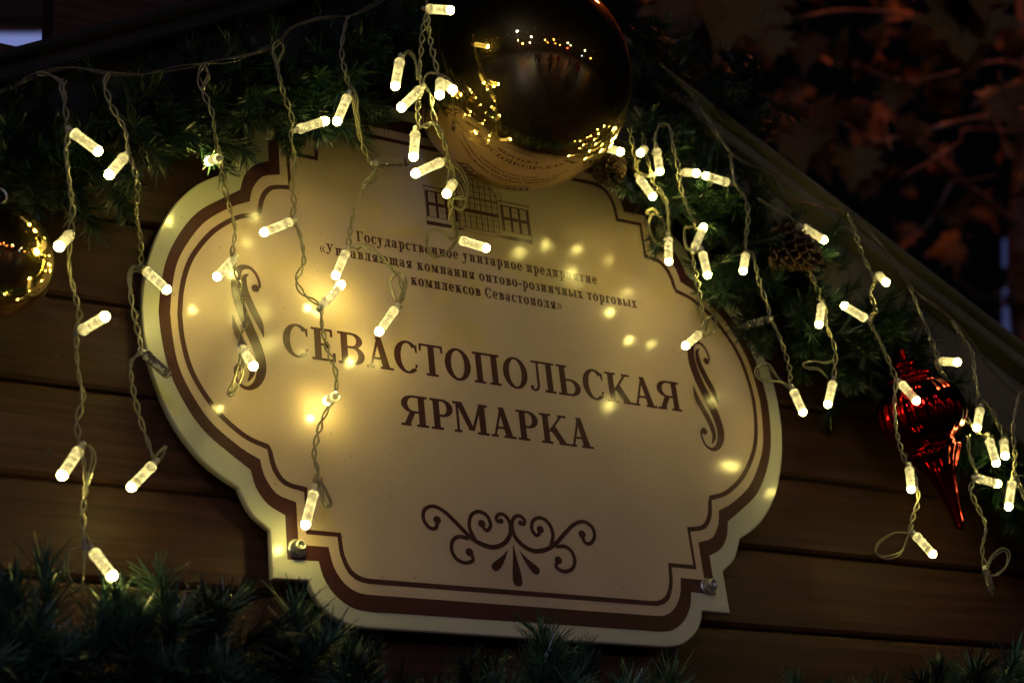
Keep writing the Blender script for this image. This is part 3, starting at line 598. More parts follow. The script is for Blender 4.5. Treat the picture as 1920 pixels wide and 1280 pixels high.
strand('strand down the right rim of the sign with one unlit bulb lying on the rim', (1372, 300),
    [[(1370, 290), (1374, 320), (1378, 345), (1398, 375), (1403, 410), (1399, 445), (1400, 475), (1412, 480), (1424, 530), (1440, 575), (1444, 595), (1462, 632), (1478, 680), (1482, 705), (1480, 728)]],
    [(1398, 477, 1393, 512), (1440, 599, 1394, 612, OFF), (1487, 731, 1508, 778)], .085, .05, 300, 600,
    [[(1398, 476), (1410, 474), (1418, 500)], [(1482, 728), (1462, 712), (1440, 684), (1425, 684), (1418, 700), (1432, 713), (1462, 716), (1478, 722)]])
strand('strand in front of the right pine cone with a flat wire loop', (1440, 380),
    [[(1420, 372), (1455, 395), (1492, 418), (1495, 445), (1510, 490), (1530, 535), (1540, 565), (1548, 580), (1550, 610), (1566, 655), (1564, 700), (1562, 712)]],
    [(1505, 426, 1550, 453), (1541, 571, 1535, 613), (1562, 716, 1551, 763)], .09, .065, 350, 700,
    [[(1492, 440), (1498, 425), (1507, 424)], [(1564, 675), (1548, 680), (1525, 677), (1505, 683), (1515, 690), (1535, 692), (1552, 708)]])
strand('strand passing over the red finial ornament, ending in a wide oval wire loop', (1600, 430),
    [[(1590, 400), (1605, 440), (1618, 480), (1634, 510), (1640, 528), (1633, 550), (1642, 585), (1630, 600), (1650, 640), (1672, 690), (1680, 715), (1677, 760), (1682, 810), (1692, 850), (1701, 872)], [(1706, 872), (1718, 900), (1722, 940), (1712, 970), (1706, 1000), (1714, 1003)]],
    [(1648, 516, 1663, 531), (1624, 598, 1578, 570), (1689, 718, 1722, 755), (1705, 877, 1709, 922), (1716, 1002, 1753, 1043)], .10, .085, 400, 800,
    [[(1642, 512), (1650, 512), (1640, 530)], [(1712, 1000), (1680, 998), (1650, 1015), (1642, 1035), (1660, 1045), (1688, 1036), (1700, 1010), (1710, 985)]])
strand('strand right of the red ornament ending in an unlit clear bulb below a teardrop loop', (1720, 590),
    [[(1705, 535), (1725, 585), (1745, 635), (1757, 665), (1762, 690), (1788, 730), (1806, 775), (1832, 808), (1850, 820)], [(1815, 815), (1818, 850), (1830, 890), (1820, 915), (1828, 940), (1848, 985), (1842, 1030), (1848, 1065)]],
    [(1765, 677, 1799, 679), (1854, 822, 1870, 874), (1832, 896, 1876, 908), (1848, 1070, 1860, 1112, OFF)], .10, .085, 600, 900,
    [[(1758, 668), (1757, 685), (1775, 712)], [(1850, 1066), (1860, 1045), (1880, 1030), (1891, 1038), (1886, 1062), (1866, 1078), (1852, 1074)]])
strand('strand near the right edge of the picture, thin wires over the lower garland', (1800, 610),
    [[(1785, 600), (1800, 630), (1822, 660), (1828, 705), (1836, 745)], [(1840, 750), (1858, 768), (1872, 795), (1882, 822)]],
    [(1838, 766, 1831, 806), (1882, 826, 1885, 858)], .10, .085, 600, 900,
    [[(1832, 745), (1830, 758), (1838, 766)]])
strand('rightmost strand, cut by the picture edge, with a single bulb over the garland', (1895, 740),
    [[(1912, 735), (1902, 780), (1900, 820), (1904, 860), (1898, 895)]],
    [(1898, 902, 1890, 957)], .10, .085, 700, 900,
    [[(1898, 898), (1915, 892), (1935, 905)], [(1900, 880), (1912, 910), (1926, 945)]])
# main cable
def cable(label, pts, loc):
    t = thing('light_cable', loc, label, 'cable', 'supply cables of the icicle lights')
    V_, F_ = [], []
    for k in range(3):
        c = catmull([tuple(at(*p)) for p in pts], .002); fr = frames(c); q = []; L = 0; na = rng.uniform(0, 6)
        for i, p in enumerate(c):
            if i: L += np.linalg.norm(c[i]-c[i-1])
            a = na + L*70; am = .0012*(1+.7*math.sin(L*33+na)); q.append(p+(fr[i][1]*math.cos(a)+fr[i][2]*math.sin(a))*am)
        tube(V_, F_, q, .00055, 6)
    part('wire', mesh(V_, F_), t, M_cable, smooth=True); return t
cable('clear twisted supply cable swagged along the left slope of the roof above the garland', [(-40, 190, .07), (20, 165, .07), (68, 138, .07), (130, 128, .07), (205, 138, .075), (280, 138, .075), (381, 122, .08), (450, 108, .08), (522, 78, .085), (545, 55, .085), (600, 36, .085), (655, 30, .085), (700, 12, .09), (740, -12, .09)], at(205, 138, .075))
cable('clear supply cable running down along the right barge board to the picture edge', [(1235, 120, .07), (1300, 180, .07), (1372, 290, .075), (1450, 330, .075), (1480, 372, .075), (1590, 400, .075), (1650, 460, .08), (1705, 535, .08), (1785, 600, .085), (1840, 665, .085), (1880, 715, .085), (1960, 780, .085)], at(1372, 290, .075))

# ------------------------------------------------------------------ fir garlands
def sprig_mesh(seed, L, n, nl, m1=M_needle, m2=M_stem, wide=.00085, open_=1.0):
    r = random.Random(seed); vs_, fs_ = [], []; mi = []
    bend = (r.uniform(-.25, .25), r.uniform(-.25, .25))
    def ax(t): return np.array([bend[0]*t*t*L, bend[1]*t*t*L, t*L])
    for k in range(n):
        t = .04 + .96*(k+r.random())/n; p = ax(t); a = r.uniform(0, 2*math.pi); el = math.radians(r.uniform(25, 72))*open_*(1-.25*t**3)
        l = nl*r.uniform(.65, 1.15)*(1-.25*t); d = np.array([math.cos(a)*math.sin(el), math.sin(a)*math.sin(el), math.cos(el)])
        q = np.array([-math.sin(a), math.cos(a), 0]); b = r.uniform(-.5, .5); q = q*math.cos(b)+np.cross(d, q)*math.sin(b); q *= wide/2*r.uniform(.8, 1.5)
        cv = np.array([r.uniform(-.24, .24), r.uniform(-.24, .24), r.uniform(-.15, .22)])*l
        p1 = p + d*l*.5 + cv*.35; p2 = p + d*l + cv; b0 = len(vs_)
        vs_ += [p-q*.7, p+q*.7, p1-q, p1+q, p2-q*.45, p2+q*.45]; fs_ += [(b0, b0+1, b0+3, b0+2), (b0+2, b0+3, b0+5, b0+4)]; mi += [0, 0]
    c = len(fs_); tube(vs_, fs_, [ax(t) for t in (0, .35, .7, 1)], [.0013, .0011, .0009, .0006], 5); mi += [1]*(len(fs_)-c)
    me = mesh(vs_, fs_); me.materials.append(m1); me.materials.append(m2)
    for p, i in zip(me.polygons, mi): p.material_index = i
    return me
SP = [sprig_mesh(100+i, L=.036+.004*(i % 4), n=150, nl=.017+.0015*(i % 3), m1=M_needle if i % 2 else M_needle2) for i in range(8)]
SPL = [sprig_mesh(200+i, L=.034+.005*(i % 4), n=170, nl=.025+.003*(i % 3), m1=M_needle3 if i % 3 else M_needle2, wide=.00095, open_=1.08) for i in range(8)]
def garland(label, path, count, spread, meshes, bias=(0, -.35, 0), seed=1, sc=(.75, 1.15), extra=(), fill=()):
    r = random.Random(seed); pts = catmull([tuple(at(*p)) for p in path], .004); t = thing('fir_garland', pts[len(pts)//2], label, 'garland')
    V_, F_ = [], []; tube(V_, F_, pts, .003, 6); part('core_wire', mesh(V_, F_), t, M_stem)
    fr = frames(pts)
    for k in range(count):
        i = min(len(pts)-1, int((k+r.random())/count*len(pts))); T_, A_, B_ = fr[i]; a = r.uniform(0, 2*math.pi)
        d = A_*math.cos(a)+B_*math.sin(a) + T_*r.uniform(-.9, .9) + np.array(bias); d /= np.linalg.norm(d)
        if d[1] > .35: d[1] *= -.6
        p = np.array(pts[i]) + (A_*r.uniform(-1, 1)+B_*r.uniform(-1, 1))*spread
        part('sprig', meshes[r.randrange(len(meshes))], t, loc=p, axis=d, spin=r.uniform(0, 6), scale=r.uniform(*sc))
    for (x0, y0, x1, y1, q) in fill:
        for k in range(q):
            u_ = r.random(); py = y0+(y1-y0)*r.random(); px = x0+(x1-x0)*u_
            if px < 1180+(py-300)*.8 - 60 and py > 300: px += 50
            extra = list(extra) + [(px, py, r.uniform(.01, .045), (r.uniform(-1, 1), -.5, r.uniform(-1, .6)), r.uniform(.7, 1.05))]
    for (px, py, d, ax_, s_) in extra:
        part('sprig', meshes[r.randrange(len(meshes))], t, loc=at(px, py, d), axis=ax_, spin=r.uniform(0, 6), scale=s_)
    return t
garland('dark green artificial fir garland along the left roof slope above the sign', [(-120, 330, .03), (0, 290, .03), (110, 300, .03), (210, 270, .035), (310, 225, .035), (400, 190, .035), (490, 170, .035), (600, 160, .035), (700, 110, .035), (780, 60, .035), (900, 0, .035)], 175, .010, SP, seed=3,
    extra=[(560, 210, .03, (.1, -.5, -.8), 1.0), (590, 215, .03, (.5, -.5, -.7), .95), (540, 210, .03, (-.1, -.3, -.8), .95), (670, 180, .03, (.4, -.5, -.6), .9), (640, 180, .03, (.3, -.5, -.8), .9), (380, 250, .03, (.3, -.3, -.6), 1.0), (420, 215, .03, (.3, -.3, -.8), 1.0), (110, 330, .03, (.4, -.4, -.8), 1.1), (200, 330, .03, (.1, -.3, -.7), 1.0), (60, 320, .03, (-.2, -.4, -.8), 1.1)])
garland('dark green artificial fir garland down the right roof slope with two pine cones', [(1100, 60, .03), (1200, 200, .03), (1270, 300, .03), (1340, 390, .03), (1430, 510, .03), (1530, 610, .03), (1640, 700, .03), (1740, 780, .03), (1840, 875, .03), (1940, 960, .03), (2050, 1050, .03)], 168, .020, SP, seed=5, fill=[(1400, 470, 1560, 640, 24), (1560, 590, 1720, 740, 20), (1170, 130, 1420, 300, 40), (1150, 300, 1300, 400, 14), (1290, 380, 1420, 560, 18)],
    extra=[(1185, 110, .05, (.7, -.5, .2), .9), (1190, 120, .05, (.6, -.4, .6), .8), (1190, 140, .05, (.8, -.4, -.1), .8), (1150, 320, .04, (-.2, -.3, -.8), .8), (1190, 330, .04, (.2, -.3, -.8), .8), (1225, 440, .03, (-.2, -.3, -.4), .7), (1830, 800, .05, (-.4, -.5, -.7), 1.1), (1860, 880, .05, (-.2, -.5, -.8), 1.1)])
garland('blue-green artificial fir garland along the bottom of the picture below the sign', [(-150, 1295, .06), (0, 1280, .06), (110, 1285, .06), (210, 1305, .055), (330, 1265, .055), (430, 1285, .055), (560, 1339, .05), (640, 1374, .05), (760, 1394, .05), (900, 1414, .05), (1080, 1374, .05), (1250, 1434, .045), (1400, 1474, .045), (1560, 1399, .045), (1680, 1404, .045), (1820, 1374, .045), (2000, 1384, .045)], 285, .016, SPL, bias=(0, -.35, .15), seed=9, sc=(.7, 1.1),
    extra=[(80, 1197, .07, (.15, -.2, 1), 1), (50, 1207, .07, (-.3, -.2, 1), 1), (20, 1217, .07, (-.5, -.3, 1), .9), (330, 1207, .065, (-.4, -.3, .8), .9), (390, 1197, .065, (.4, -.3, .8), .9), (555, 1262, .06, (.05, -.2, 1), 1.0), (690, 1285, .055, (.1, -.1, 1), .7), (680, 1305, .055, (-.5, -.1, 1), .7), (1045, 1305, .05, (-.1, -.1, 1), .95), (1080, 1315, .05, (.35, -.1, 1), .85), (1785, 1322, .045, (-.1, -.2, 1), .75), (1820, 1332, .045, (.5, -.2, .8), .7), (1540, 1342, .045, (.3, -.2, 1), .6), (1500, 1352, .045, (-.4, -.2, .9), .7), (1210, 1332, .045, (.3, -.2, 1), .7)])

# ------------------------------------------------------------------ baubles, cones, red ornament
def sphere_profile(r, n=48): return [(-r*math.cos(math.pi*(i+.5)/n), r*math.sin(math.pi*(i+.5)/n)) for i in range(n)]
def gold_ball(px, py, d, rpx, label, name='gold_bauble'):
    c = at(px, py, d); depth = (np.array(c)-CAM) @ (-cz); R_ = rpx/F*depth*.985
    t = thing(name, c, label, 'bauble'); part('ball', lathe(sphere_profile(R_, 64), 96), t, M_gold, loc=c, axis=(0, 0, 1), smooth=True)
    capm = lathe([(R_*.97, R_*.16), (R_*1.10, R_*.16), (R_*1.13, R_*.13), (R_*1.13, .001)], 24); cp = part('cap', capm, t, M_steel, loc=c, axis=(0, .1, 1))
    V_, F_ = [], []; tube(V_, F_, [np.array(c)+np.array([.006*math.cos(a), 0, R_*1.15+.006+.006*math.sin(a)]) for a in np.linspace(0, 6.28, 14)], .0007, 6)
    part('hanger', mesh(V_, F_), cp, M_steel); return c, R_
gold_ball(980, 152, .098, 209, 'very large mirror gold bauble hanging over the top of the sign')
gold_ball(-10, 490, .06, 112, 'smaller mirror gold bauble cut by the left edge of the picture')
def pine_cone(label, px, py, d, axis, R_, L, n_s, seed):
    c = at(px, py, d); t = thing('pine_cone', c, label, 'pine cone', 'pine cones in the right garland'); r = random.Random(seed); A = Vector(axis).normalized()
    V_, F_ = [], []; tube(V_, F_, [np.array(c)+np.array(A)*L*(s-.5) for s in (0, .4, .8, 1)], [R_*.3, R_*.34, R_*.22, R_*.05], 8); part('cone_core', mesh(V_, F_), t, M_cone)
    base = []
    nx, ny = 5, 5; wv, lv = .013, .019
    for j in range(ny):
        for i in range(nx):
            u_ = i/(nx-1)-.5; v_ = j/(ny-1); ww = wv*(.35+1.1*v_-.55*v_**3)*(1 if j < ny-1 else .72); base.append((u_*ww, .0035*v_*v_ + (.004*(u_*2)**2)*(-1), v_*lv))
    f = [(j*nx+i, j*nx+i+1, (j+1)*nx+i+1, (j+1)*nx+i) for j in range(ny-1) for i in range(nx-1)]
    nb = len(base); vv = base + [(x, y-.0011, z) for x, y, z in base]; ff = f + [tuple(k+nb for k in q[::-1]) for q in f]
    rim = [i for i in range(nx)] + [j*nx+nx-1 for j in range(1, ny)] + [(ny-1)*nx+i for i in range(nx-2, -1, -1)] + [j*nx for j in range(ny-2, 0, -1)]
    ff += [(rim[i], rim[i-1], rim[i-1]+nb, rim[i]+nb) for i in range(len(rim))]
    sm = mesh(vv, ff); sm.materials.append(M_cone); sm.shade_smooth()
    e1 = A.orthogonal().normalized(); e2 = A.cross(e1)
    for k in range(n_s):
        s = (k+.5)/n_s; a = k*2.39996; rad = e1*math.cos(a)+e2*math.sin(a); tilt = math.radians(82-50*s); dr = (rad*math.sin(tilt)+A*math.cos(tilt)).normalized()
        o = part('scale', sm, t, loc=c + A*L*(s*.85-.45) + rad*R_*.15, axis=dr)
        zz = dr; yy = (A - zz*A.dot(zz)).normalized(); xx = yy.cross(zz); k_ = (1.05-.55*s)*R_/.019*.9
        o.rotation_quaternion = Matrix((xx, yy, zz)).transposed().to_quaternion(); o.scale = (k_,)*3
    return t
pine_cone('open brown pine cone in the right garland behind the hanging strand', 1492, 470, .075, (.25, -.55, -.6), .021, .040, 55, 3)
pine_cone('brown pine cone tucked in the garland under the right side of the large bauble', 1145, 322, .045, (-.2, -.5, -.7), .015, .030, 50, 4)
# red finial
a_, b_2 = at(1692, 676, .075), at(1803, 993, .062); AX = (b_2-a_); Lr = AX.length
prof = [(0, .03), (.006, .060), (.03, .075), (.05, .062), (.065, .05), (.085, .09), (.105, .12), (.12, .105), (.135, .10), (.16, .16), (.20, .205), (.25, .235), (.31, .248), (.37, .245), (.42, .225), (.47, .185), (.50, .150), (.515, .138), (.53, .142), (.545, .156), (.56, .150), (.60, .122), (.66, .092), (.74, .066), (.82, .047), (.90, .034), (.96, .027), (.985, .023), (.998, .012), (1, .003)]
pf = [tuple(v[:2]) for v in catmull([(z*Lr, r_*Lr, 0) for z, r_ in prof], .0012)]
NR = 22
def rib(i, a):
    z = pf[i][0]/Lr
    k = math.exp(-((z-.31)/.15)**4)*.022 + math.exp(-((z-.11)/.035)**4)*.05 + math.exp(-((z-.6)/.06)**4)*.03
    return k*(abs(math.cos(a*NR/2))-.5)*2
red = thing('red_finial_ornament', a_, 'shiny ribbed red finial ornament with a long pointed drop hanging in the right garland', 'ornament')
part('body', lathe([(z, max(.0004, r_)) for z, r_ in pf], 176, rib), red, M_red, loc=a_, axis=AX, smooth=True)
part('cap', lathe([(-.009, .004), (-.008, .0052), (.001, .0055), (.0015, .004)], 20), red, M_red, loc=a_, axis=AX)

# ------------------------------------------------------------------ autumn tree beyond the roof
tree = thing('autumn_tree', far(1750, 900, 3.0), 'dark tree with dry brown and orange leaves and bare twigs beyond the right roof slope', 'tree')
def branch(pts, r0, r1):
    c = catmull([tuple(far(p[0], p[1], p[2]*1.5)) for p in pts], .03); V_, F_ = [], []; tube(V_, F_, c, [q*.62*(1+.25*math.sin(i*.9+r0*900)) for i, q in enumerate(np.linspace(r0, r1, len(c)))], 7); part('branch', mesh(V_, F_), tree, M_bark, smooth=True)
vt = [far(1990, 1500, 5.0), far(1960, 900, 4.8), far(1920, 500, 4.6), far(1940, 150, 4.5), far(1900, -200, 4.6)]
V_, F_ = [], []; c = catmull([tuple(v) for v in [Vector((vt[0].x, vt[0].y, 0))]+vt], .05); tube(V_, F_, c, list(np.linspace(.11, .03, len(c))), 10); part('trunk', mesh(V_, F_), tree, M_bark, smooth=True)
branch([(1900, 420, 3.0), (1790, 330, 2.7), (1700, 262, 2.5), (1640, 268, 2.45), (1600, 245, 2.4), (1550, 212, 2.35), (1480, 190, 2.3)], .020, .005)
branch([(1935, 200, 3.0), (1890, 213, 2.6), (1830, 222, 2.5), (1755, 240, 2.45), (1700, 262, 2.5)], .014, .008)
branch([(1930, 250, 3.0), (1815, 242, 2.6), (1800, 266, 2.5), (1750, 298, 2.45), (1685, 336, 2.4)], .008, .003)
branch([(1930, 130, 3.0), (1870, 116, 2.6), (1780, 138, 2.5), (1690, 152, 2.45), (1600, 120, 2.4)], .012, .004)
branch([(1920, 60, 3.0), (1780, 40, 2.6), (1600, 20, 2.4), (1450, 40, 2.2), (1380, 20, 2.1)], .012, .004)
branch([(1930, -60, 3.0), (1750, -60, 2.5), (1500, -40, 2.2), (1300, -60, 2.0)], .014, .005)
branch([(1790, 330, 2.7), (1740, 420, 2.6), (1690, 440, 2.5)], .008, .003)
branch([(1900, 520, 3.0), (1850, 560, 2.9), (1790, 520, 2.8)], .008, .003)
r = random.Random(42)
for k in range(16):
    x, y = r.uniform(1250, 1900), r.uniform(-20, 480); t_ = r.uniform(2.2, 2.9); a = r.uniform(0, 6.28); L = r.uniform(60, 160)
    branch([(x, y, t_), (x+L*.5*math.cos(a)+r.uniform(-15, 15), y+L*.5*math.sin(a), t_+.05), (x+L*math.cos(a), y+L*math.sin(a), t_+.1)], .0028, .0012)
def leaf_mesh(seed):
    r = random.Random(seed); lob = [(0, 0), (.10, -.03), (.30, -.12), (.42, .02), (.62, .06), (.46, .22), (.60, .30), (.72, .48), (.48, .44), (.36, .50), (.40, .68), (.22, .62), (.14, .80), (0, 1.0)]
    right = [(x*r.uniform(.85, 1.1), y) for x, y in lob]; left = [(-x*r.uniform(.85, 1.1), y) for x, y in lob[1:-1]][::-1]; pol = right + left
    vs_ = [Vector((x, y)) for x, y in pol] + [Vector((0, y)) for y in (.2, .4, .6, .8)]
    q = delaunay_2d_cdt(vs_, [], [list(range(len(pol)))], 1, 1e-5); cu = r.uniform(-.9, .9); c2 = r.uniform(.2, 1.1)
    V_ = [(v.x, c2*abs(v.x)*.8 + cu*(v.y-.3)**2 + .05*math.sin(9*v.x+seed)*math.cos(7*v.y), -v.y) for v in q[0]]; F_ = [tuple(f) for f in q[2]]
    n0 = len(V_); V_ = V_ + [(x, y+.006, z) for x, y, z in V_]; F_ = F_ + [tuple(i+n0 for i in f[::-1]) for f in F_]
    tube(V_, F_, [np.array((0, 0, .35)), np.array((0.02, .02, .15)), np.array((0, 0, 0)), np.array((0, .012, -.5))], [.012, .012, .012, .006], 4)
    return mesh(V_, F_)
LM = [leaf_mesh(i) for i in range(6)]
for i, m_ in enumerate(LM): m_.materials.append(M_leaf if i % 3 else M_leaf2); m_.shade_smooth()
big_l = [(1350, -10, 1.95, .105, .3), (1300, 0, 2.0, .09, -.2), (1410, -5, 2.05, .075, .5), (1800, 10, 2.2, .10, .1), (1790, -30, 2.2, .09, .6), (1510, 215, 2.2, .09, -.4), (1490, 260, 2.2, .07, .2), (1880, 160, 2.4, .07, -.3), (1710, 230, 2.45, .045, 1.2), (1440, 60, 2.2, .05, .8)]
nleaf = 0
for (x, y, t_, s_, sp) in big_l:
    part('leaf', LM[nleaf % 6], tree, loc=far(x, y, t_*1.25), axis=(r.uniform(-.25, .25), r.uniform(-.3, .3), 1), spin=2.6+sp*.5+r.uniform(-.3, .3), scale=s_*1.25); nleaf += 1
while nleaf < 140:
    x, y = r.uniform(1190, 1960), r.uniform(-120, 760)
    if y > 120 + (x-1250)*.78: continue
    part('leaf', LM[r.randrange(6)], tree, loc=far(x, y, r.uniform(3.4, 6.5)), axis=(r.uniform(-1, 1), r.uniform(-1, 1), r.uniform(-.3, 1)), spin=r.uniform(0, 6), scale=r.uniform(.05, .10)); nleaf += 1

# ------------------------------------------------------------------ far things, the square behind the camera (mirrored in the baubles)
ground = link('ground', box_mesh(-70, 70, -70, 70, -.3, 0), None, noise_col(mat('paving', (.07, .07, .075), .45), (.045, .046, .05), (.09, .09, .095), 3, detail=6)); tag(ground, kind='structure')
M_lamp_o = mat('sodium_globe', (.8, .5, .3), .4, emis=(1, .30, .08), es=60)
def globe_lamp(x, y, z, col, st, label, rad=.14, grp='lamp posts on the square behind the camera', name='street_lamp'):
    t = thing(name, (x, y, 0), label, 'street lamp', grp); M_post = mat('post_paint', (.03, .03, .03), .5)
    part('post', lathe([(0, .12), (.25, .10), (.3, .05), (z-.2, .035), (z-.14, .07), (z-.12, .03)], 12), t, M_post, loc=(x, y, 0))
    part('globe', lathe([(a+z, b) for a, b in sphere_profile(rad, 12)], 16), t, mat('globe_glass', (.8, .8, .8), .4, emis=col, es=st), loc=(x, y, 0), smooth=True)
W_, O_, R_c, B_ = (1, .93, .8), (1, .42, .12), (1, .05, .03), (.25, .3, 1)
lamps = [(-9, -14, 4.2, W_, 60, 'nearest', .15), (-6.2, -17, 5.2, (.8, .9, 1), 110, 'tall', .2), (-6.6, -12, 3.0, O_, 60, 'low wide', .17), (-5.2, -13, 3.1, (1, .7, .75), 60, 'low', .13), (-2.5, -20, 4.5, O_, 70, 'middle', .14), (-1.9, -23, 3.9, O_, 50, 'small', .10), (0.5, -22, 5.2, O_, 70, 'higher', .16), (1.2, -26, 4.0, O_, 40, 'far', .12), (3, -24, 3.6, O_, 60, 'short', .11), (5.5, -20, 4.9, W_, 70, 'slender', .15), (6.9, -21, 4.4, W_, 60, 'far', .11), (4.5, -17, 2.9, R_c, 60, 'low', .12), (12, -18, 4.6, W_, 70, 'rightmost', .16), (7.6, -13, 2.3, B_, 50, 'low', .10), (12, -14, 3.0, O_, 60, 'rightmost', .13)]
cn = {W_: 'white', O_: 'orange', R_c: 'red', B_: 'blue'}
for i, (x, y, z, c_, st, ad_, rd_) in enumerate(lamps): globe_lamp(x, y, z, c_, st, '%s black lamp post with a glowing %s globe on the dark square' % (ad_, cn.get(c_, 'pinkish' if c_[1] == .7 else 'cold white')), rd_)

# passers-by, only seen mirrored in the big bauble
def person(x, y, coat, legs, pose, label, face):
    t = thing('person', (x, y, 0), label, 'person', 'people walking on the square behind the camera')
    sw = .22*pose
    J = {'pel': (0, 0, .95, .15), 'chest': (0, .01, 1.30, .17), 'neck': (0, .01, 1.49, .065), 'head': (0, .03, 1.60, .095), 'top': (0, .02, 1.70, .085), 'hl': (.10, 0, .88, .10), 'kl': (.11, sw*.6+.02, .49, .065), 'al': (.11, sw, .08, .045), 'tl': (.12, sw+.16, .04, .04),
         'hr': (-.10, 0, .88, .10), 'kr': (-.11, -sw*.4+.04, .49, .065), 'ar': (-.11, -sw, .09, .045), 'tr': (-.12, -sw+.15, .04, .04), 'sl': (.19, 0, 1.40, .07), 'el': (.25, -sw*.3, 1.12, .055), 'wl': (.24, -sw*.6+.12, .88, .04), 'fl': (.24, -sw*.6+.16, .80, .04),
         'sr': (-.19, 0, 1.40, .07), 'er': (-.25, sw*.3, 1.12, .055), 'wr': (-.24, sw*.6+.1, .88, .04), 'fr': (-.24, sw*.6+.14, .80, .04)}
    E_ = [('pel', 'chest'), ('chest', 'neck'), ('neck', 'head'), ('head', 'top'), ('pel', 'hl'), ('hl', 'kl'), ('kl', 'al'), ('al', 'tl'), ('pel', 'hr'), ('hr', 'kr'), ('kr', 'ar'), ('ar', 'tr'), ('chest', 'sl'), ('sl', 'el'), ('el', 'wl'), ('wl', 'fl'), ('chest', 'sr'), ('sr', 'er'), ('er', 'wr'), ('wr', 'fr')]
    ks = list(J); me = bpy.data.meshes.new('m'); me.from_pydata([J[k_][:3] for k_ in ks], [(ks.index(a), ks.index(b)) for a, b in E_], []); o = bpy.data.objects.new('tmp', me); COL.objects.link(o)
    sk = o.modifiers.new('s', 'SKIN'); o.modifiers.new('d', 'SUBSURF').levels = 1
    for i, k_ in enumerate(ks): me.skin_vertices[0].data[i].radius = (J[k_][3],)*2
    me.skin_vertices[0].data[0].use_root = True
    bpy.context.view_layer.update(); ev = o.evaluated_get(bpy.context.evaluated_depsgraph_get()); bd = bpy.data.meshes.new_from_object(ev); bpy.data.objects.remove(o)
    ms = [mat('coat', coat, .8), mat('trousers', legs, .8), mat('skin', (.5, .32, .24), .6), mat('hair', (.04, .025, .015), .6)]
    bd.materials.clear()
    for m_ in ms: bd.materials.append(m_)
    for p in bd.polygons:
        z = p.center.z; p.material_index = 3 if z > 1.66 or (z > 1.55 and p.center.y < 0) else 2 if z > 1.50 or (z < .84 and abs(p.center.x) > .19 and z > .7) else 0 if z > .80 or (abs(p.center.x) > .19 and z > .5) else 1
    bd.shade_smooth(); b = part('body', bd, t, loc=(x, y, 0)); b.rotation_euler = (0, 0, face)
ppl = [(-1.6, -6.5, (.55, .55, .6), (.03, .03, .05), 1, 'person in a pale grey coat walking across the square', .4), (-.2, -5.2, (.45, .5, .58), (.02, .02, .03), -1, 'person in a light blue jacket nearest to the stall', 2.9), (.7, -6.8, (.6, .03, .03), (.1, .02, .02), .5, 'person in a red coat standing in the middle of the square', 1.2), (2.3, -7.2, (.3, .3, .33), (.03, .03, .04), .8, 'person in a grey jacket right of the red coat', -.5), (2.7, -5.0, (.55, .02, .04), (.02, .02, .03), 1, 'person in a red jacket walking to the right', -1.4), (3.6, -7.4, (.4, .05, .04), (.05, .05, .06), -.7, 'person in a dark red coat far right on the square', .9), (-2.2, -7.5, (.4, .4, .45), (.05, .03, .03), .6, 'person in a grey coat left of the group', 2.0)]
for p_ in ppl: person(*p_)

# a lamp that lights the tree from above (outside the frame), and the lit things behind the roof
def pl(name, loc, energy, col, rad):
    l = bpy.data.lights.new(name, 'POINT'); l.energy = energy; l.color = col; l.shadow_soft_size = rad; o = bpy.data.objects.new(name, l); COL.objects.link(o); o.location = loc; return o
L0 = far(1850, -800, 4.0)
lt = thing('street_lamp', (L0.x+.5, L0.y+.5, 0), 'tall street lamp with a red-orange lantern above the autumn tree', 'street lamp')
part('post', lathe([(0, .06), (L0.z+.25, .03)], 10), lt, M_bark, loc=(L0.x+.5, L0.y+.5, 0)); 
V_, F_ = [], []; tube(V_, F_, [np.array((L0.x+.5, L0.y+.5, L0.z+.22)), np.array((L0.x+.25, L0.y+.25, L0.z+.3)), np.array((L0.x, L0.y, L0.z+.18))], .015, 8); part('arm', mesh(V_, F_), lt, M_bark)
part('shade', lathe([(.08, .16), (.16, .05), (.2, .03)], 20), lt, M_bark, loc=L0); pl('street_lamp_light', L0, 30, (1, .22, .07), .06)
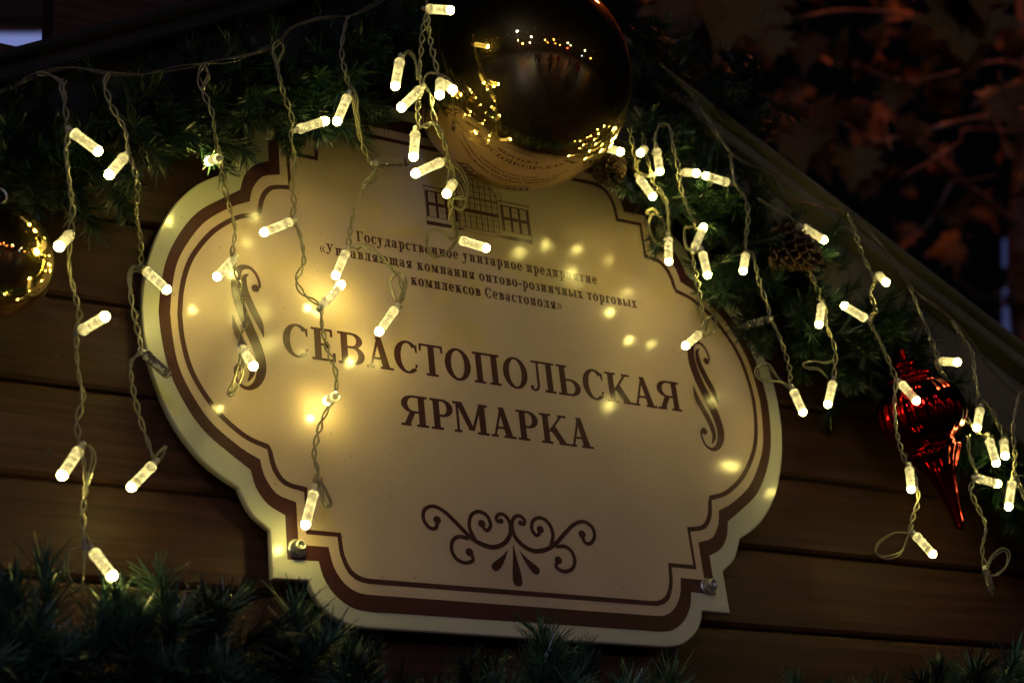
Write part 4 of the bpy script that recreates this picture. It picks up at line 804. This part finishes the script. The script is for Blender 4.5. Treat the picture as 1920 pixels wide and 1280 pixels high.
# cold fill light on an added, unseen mast: lifts the shadows towards blue
fm = thing('fill_light_mast', (-7, -11, 0), 'added unseen mast with a cold blue-white fill light behind the camera', 'fill_light')
part('mast', lathe([(0, .12), (6.2, .06)], 12), fm, M_bark, loc=(-7, -11, 0)); part('hood', lathe([(.16, .3), (.3, .22), (.34, .05)], 20), fm, M_bark, loc=(-7, -11, 6.2)); pl('fill_light', (-7, -11, 6.2), 720, (.48, .52, 1), .12)
# lit shop window and post, far left above the roof
def quad_box(name, par, px0, py0, px1, py1, t_, thick, m_):
    a, b, c_, d_ = far(px0, py0, t_), far(px1, py0, t_), far(px1, py1, t_), far(px0, py1, t_); nrm = (b-a).cross(d_-a).normalized()*thick
    return part(name, mesh([a, b, c_, d_, a+nrm, b+nrm, c_+nrm, d_+nrm], [(0, 1, 2, 3), (7, 6, 5, 4), (0, 4, 5, 1), (1, 5, 6, 2), (2, 6, 7, 3), (3, 7, 4, 0)]), par, m_)
M_plaster = noise_col(mat('house_plaster', (.05, .04, .04), .8), (.035, .025, .025), (.07, .05, .05), 2)
hs = thing('distant_house', far(80, 700, 7.0), 'dark house far behind the left roof slope with a blue-white lit window', 'house')
quad_box('wall', hs, -700, -700, 560, 900, 8.2, .3, M_plaster)
quad_box('lit_window', hs, -60, 62, 88, 130, 7.0, .05, mat('lit_glass', (.3, .35, .5), .3, emis=(.33, .42, 1), es=.42))
quad_box('window_frame', hs, -62, 56, 92, 62, 6.98, .06, M_bark)
quad_box('ledge', hs, -200, 28, 150, 34, 6.95, .1, M_plaster)
ps = thing('wooden_post', far(202, 400, 4.2), 'orange lit round wooden post behind the left roof slope', 'post')
c1 = far(203, 60, 4.2); part('shaft', lathe([(z, .027+.0015*math.sin(z*90)) for z in np.linspace(-1, 1, 90)], 20), ps, mat('post_wood', (.4, .16, .07), .6), loc=c1)
pl('post_light', far(260, -180, 3.7), 2.2, (1, .28, .1), .03)
fs = thing('blue_lit_sign', far(1890, 540, 9), 'tall narrow blue lights glowing between the leaves at the right edge', 'light')
quad_box('upper_panel', fs, 1884, 448, 1900, 500, 9, .04, mat('blue_panel', (.1, .1, .3), .4, emis=(.28, .36, .95), es=.09))
quad_box('lower_panel', fs, 1884, 540, 1904, 640, 9, .04, bpy.data.materials['blue_panel'])
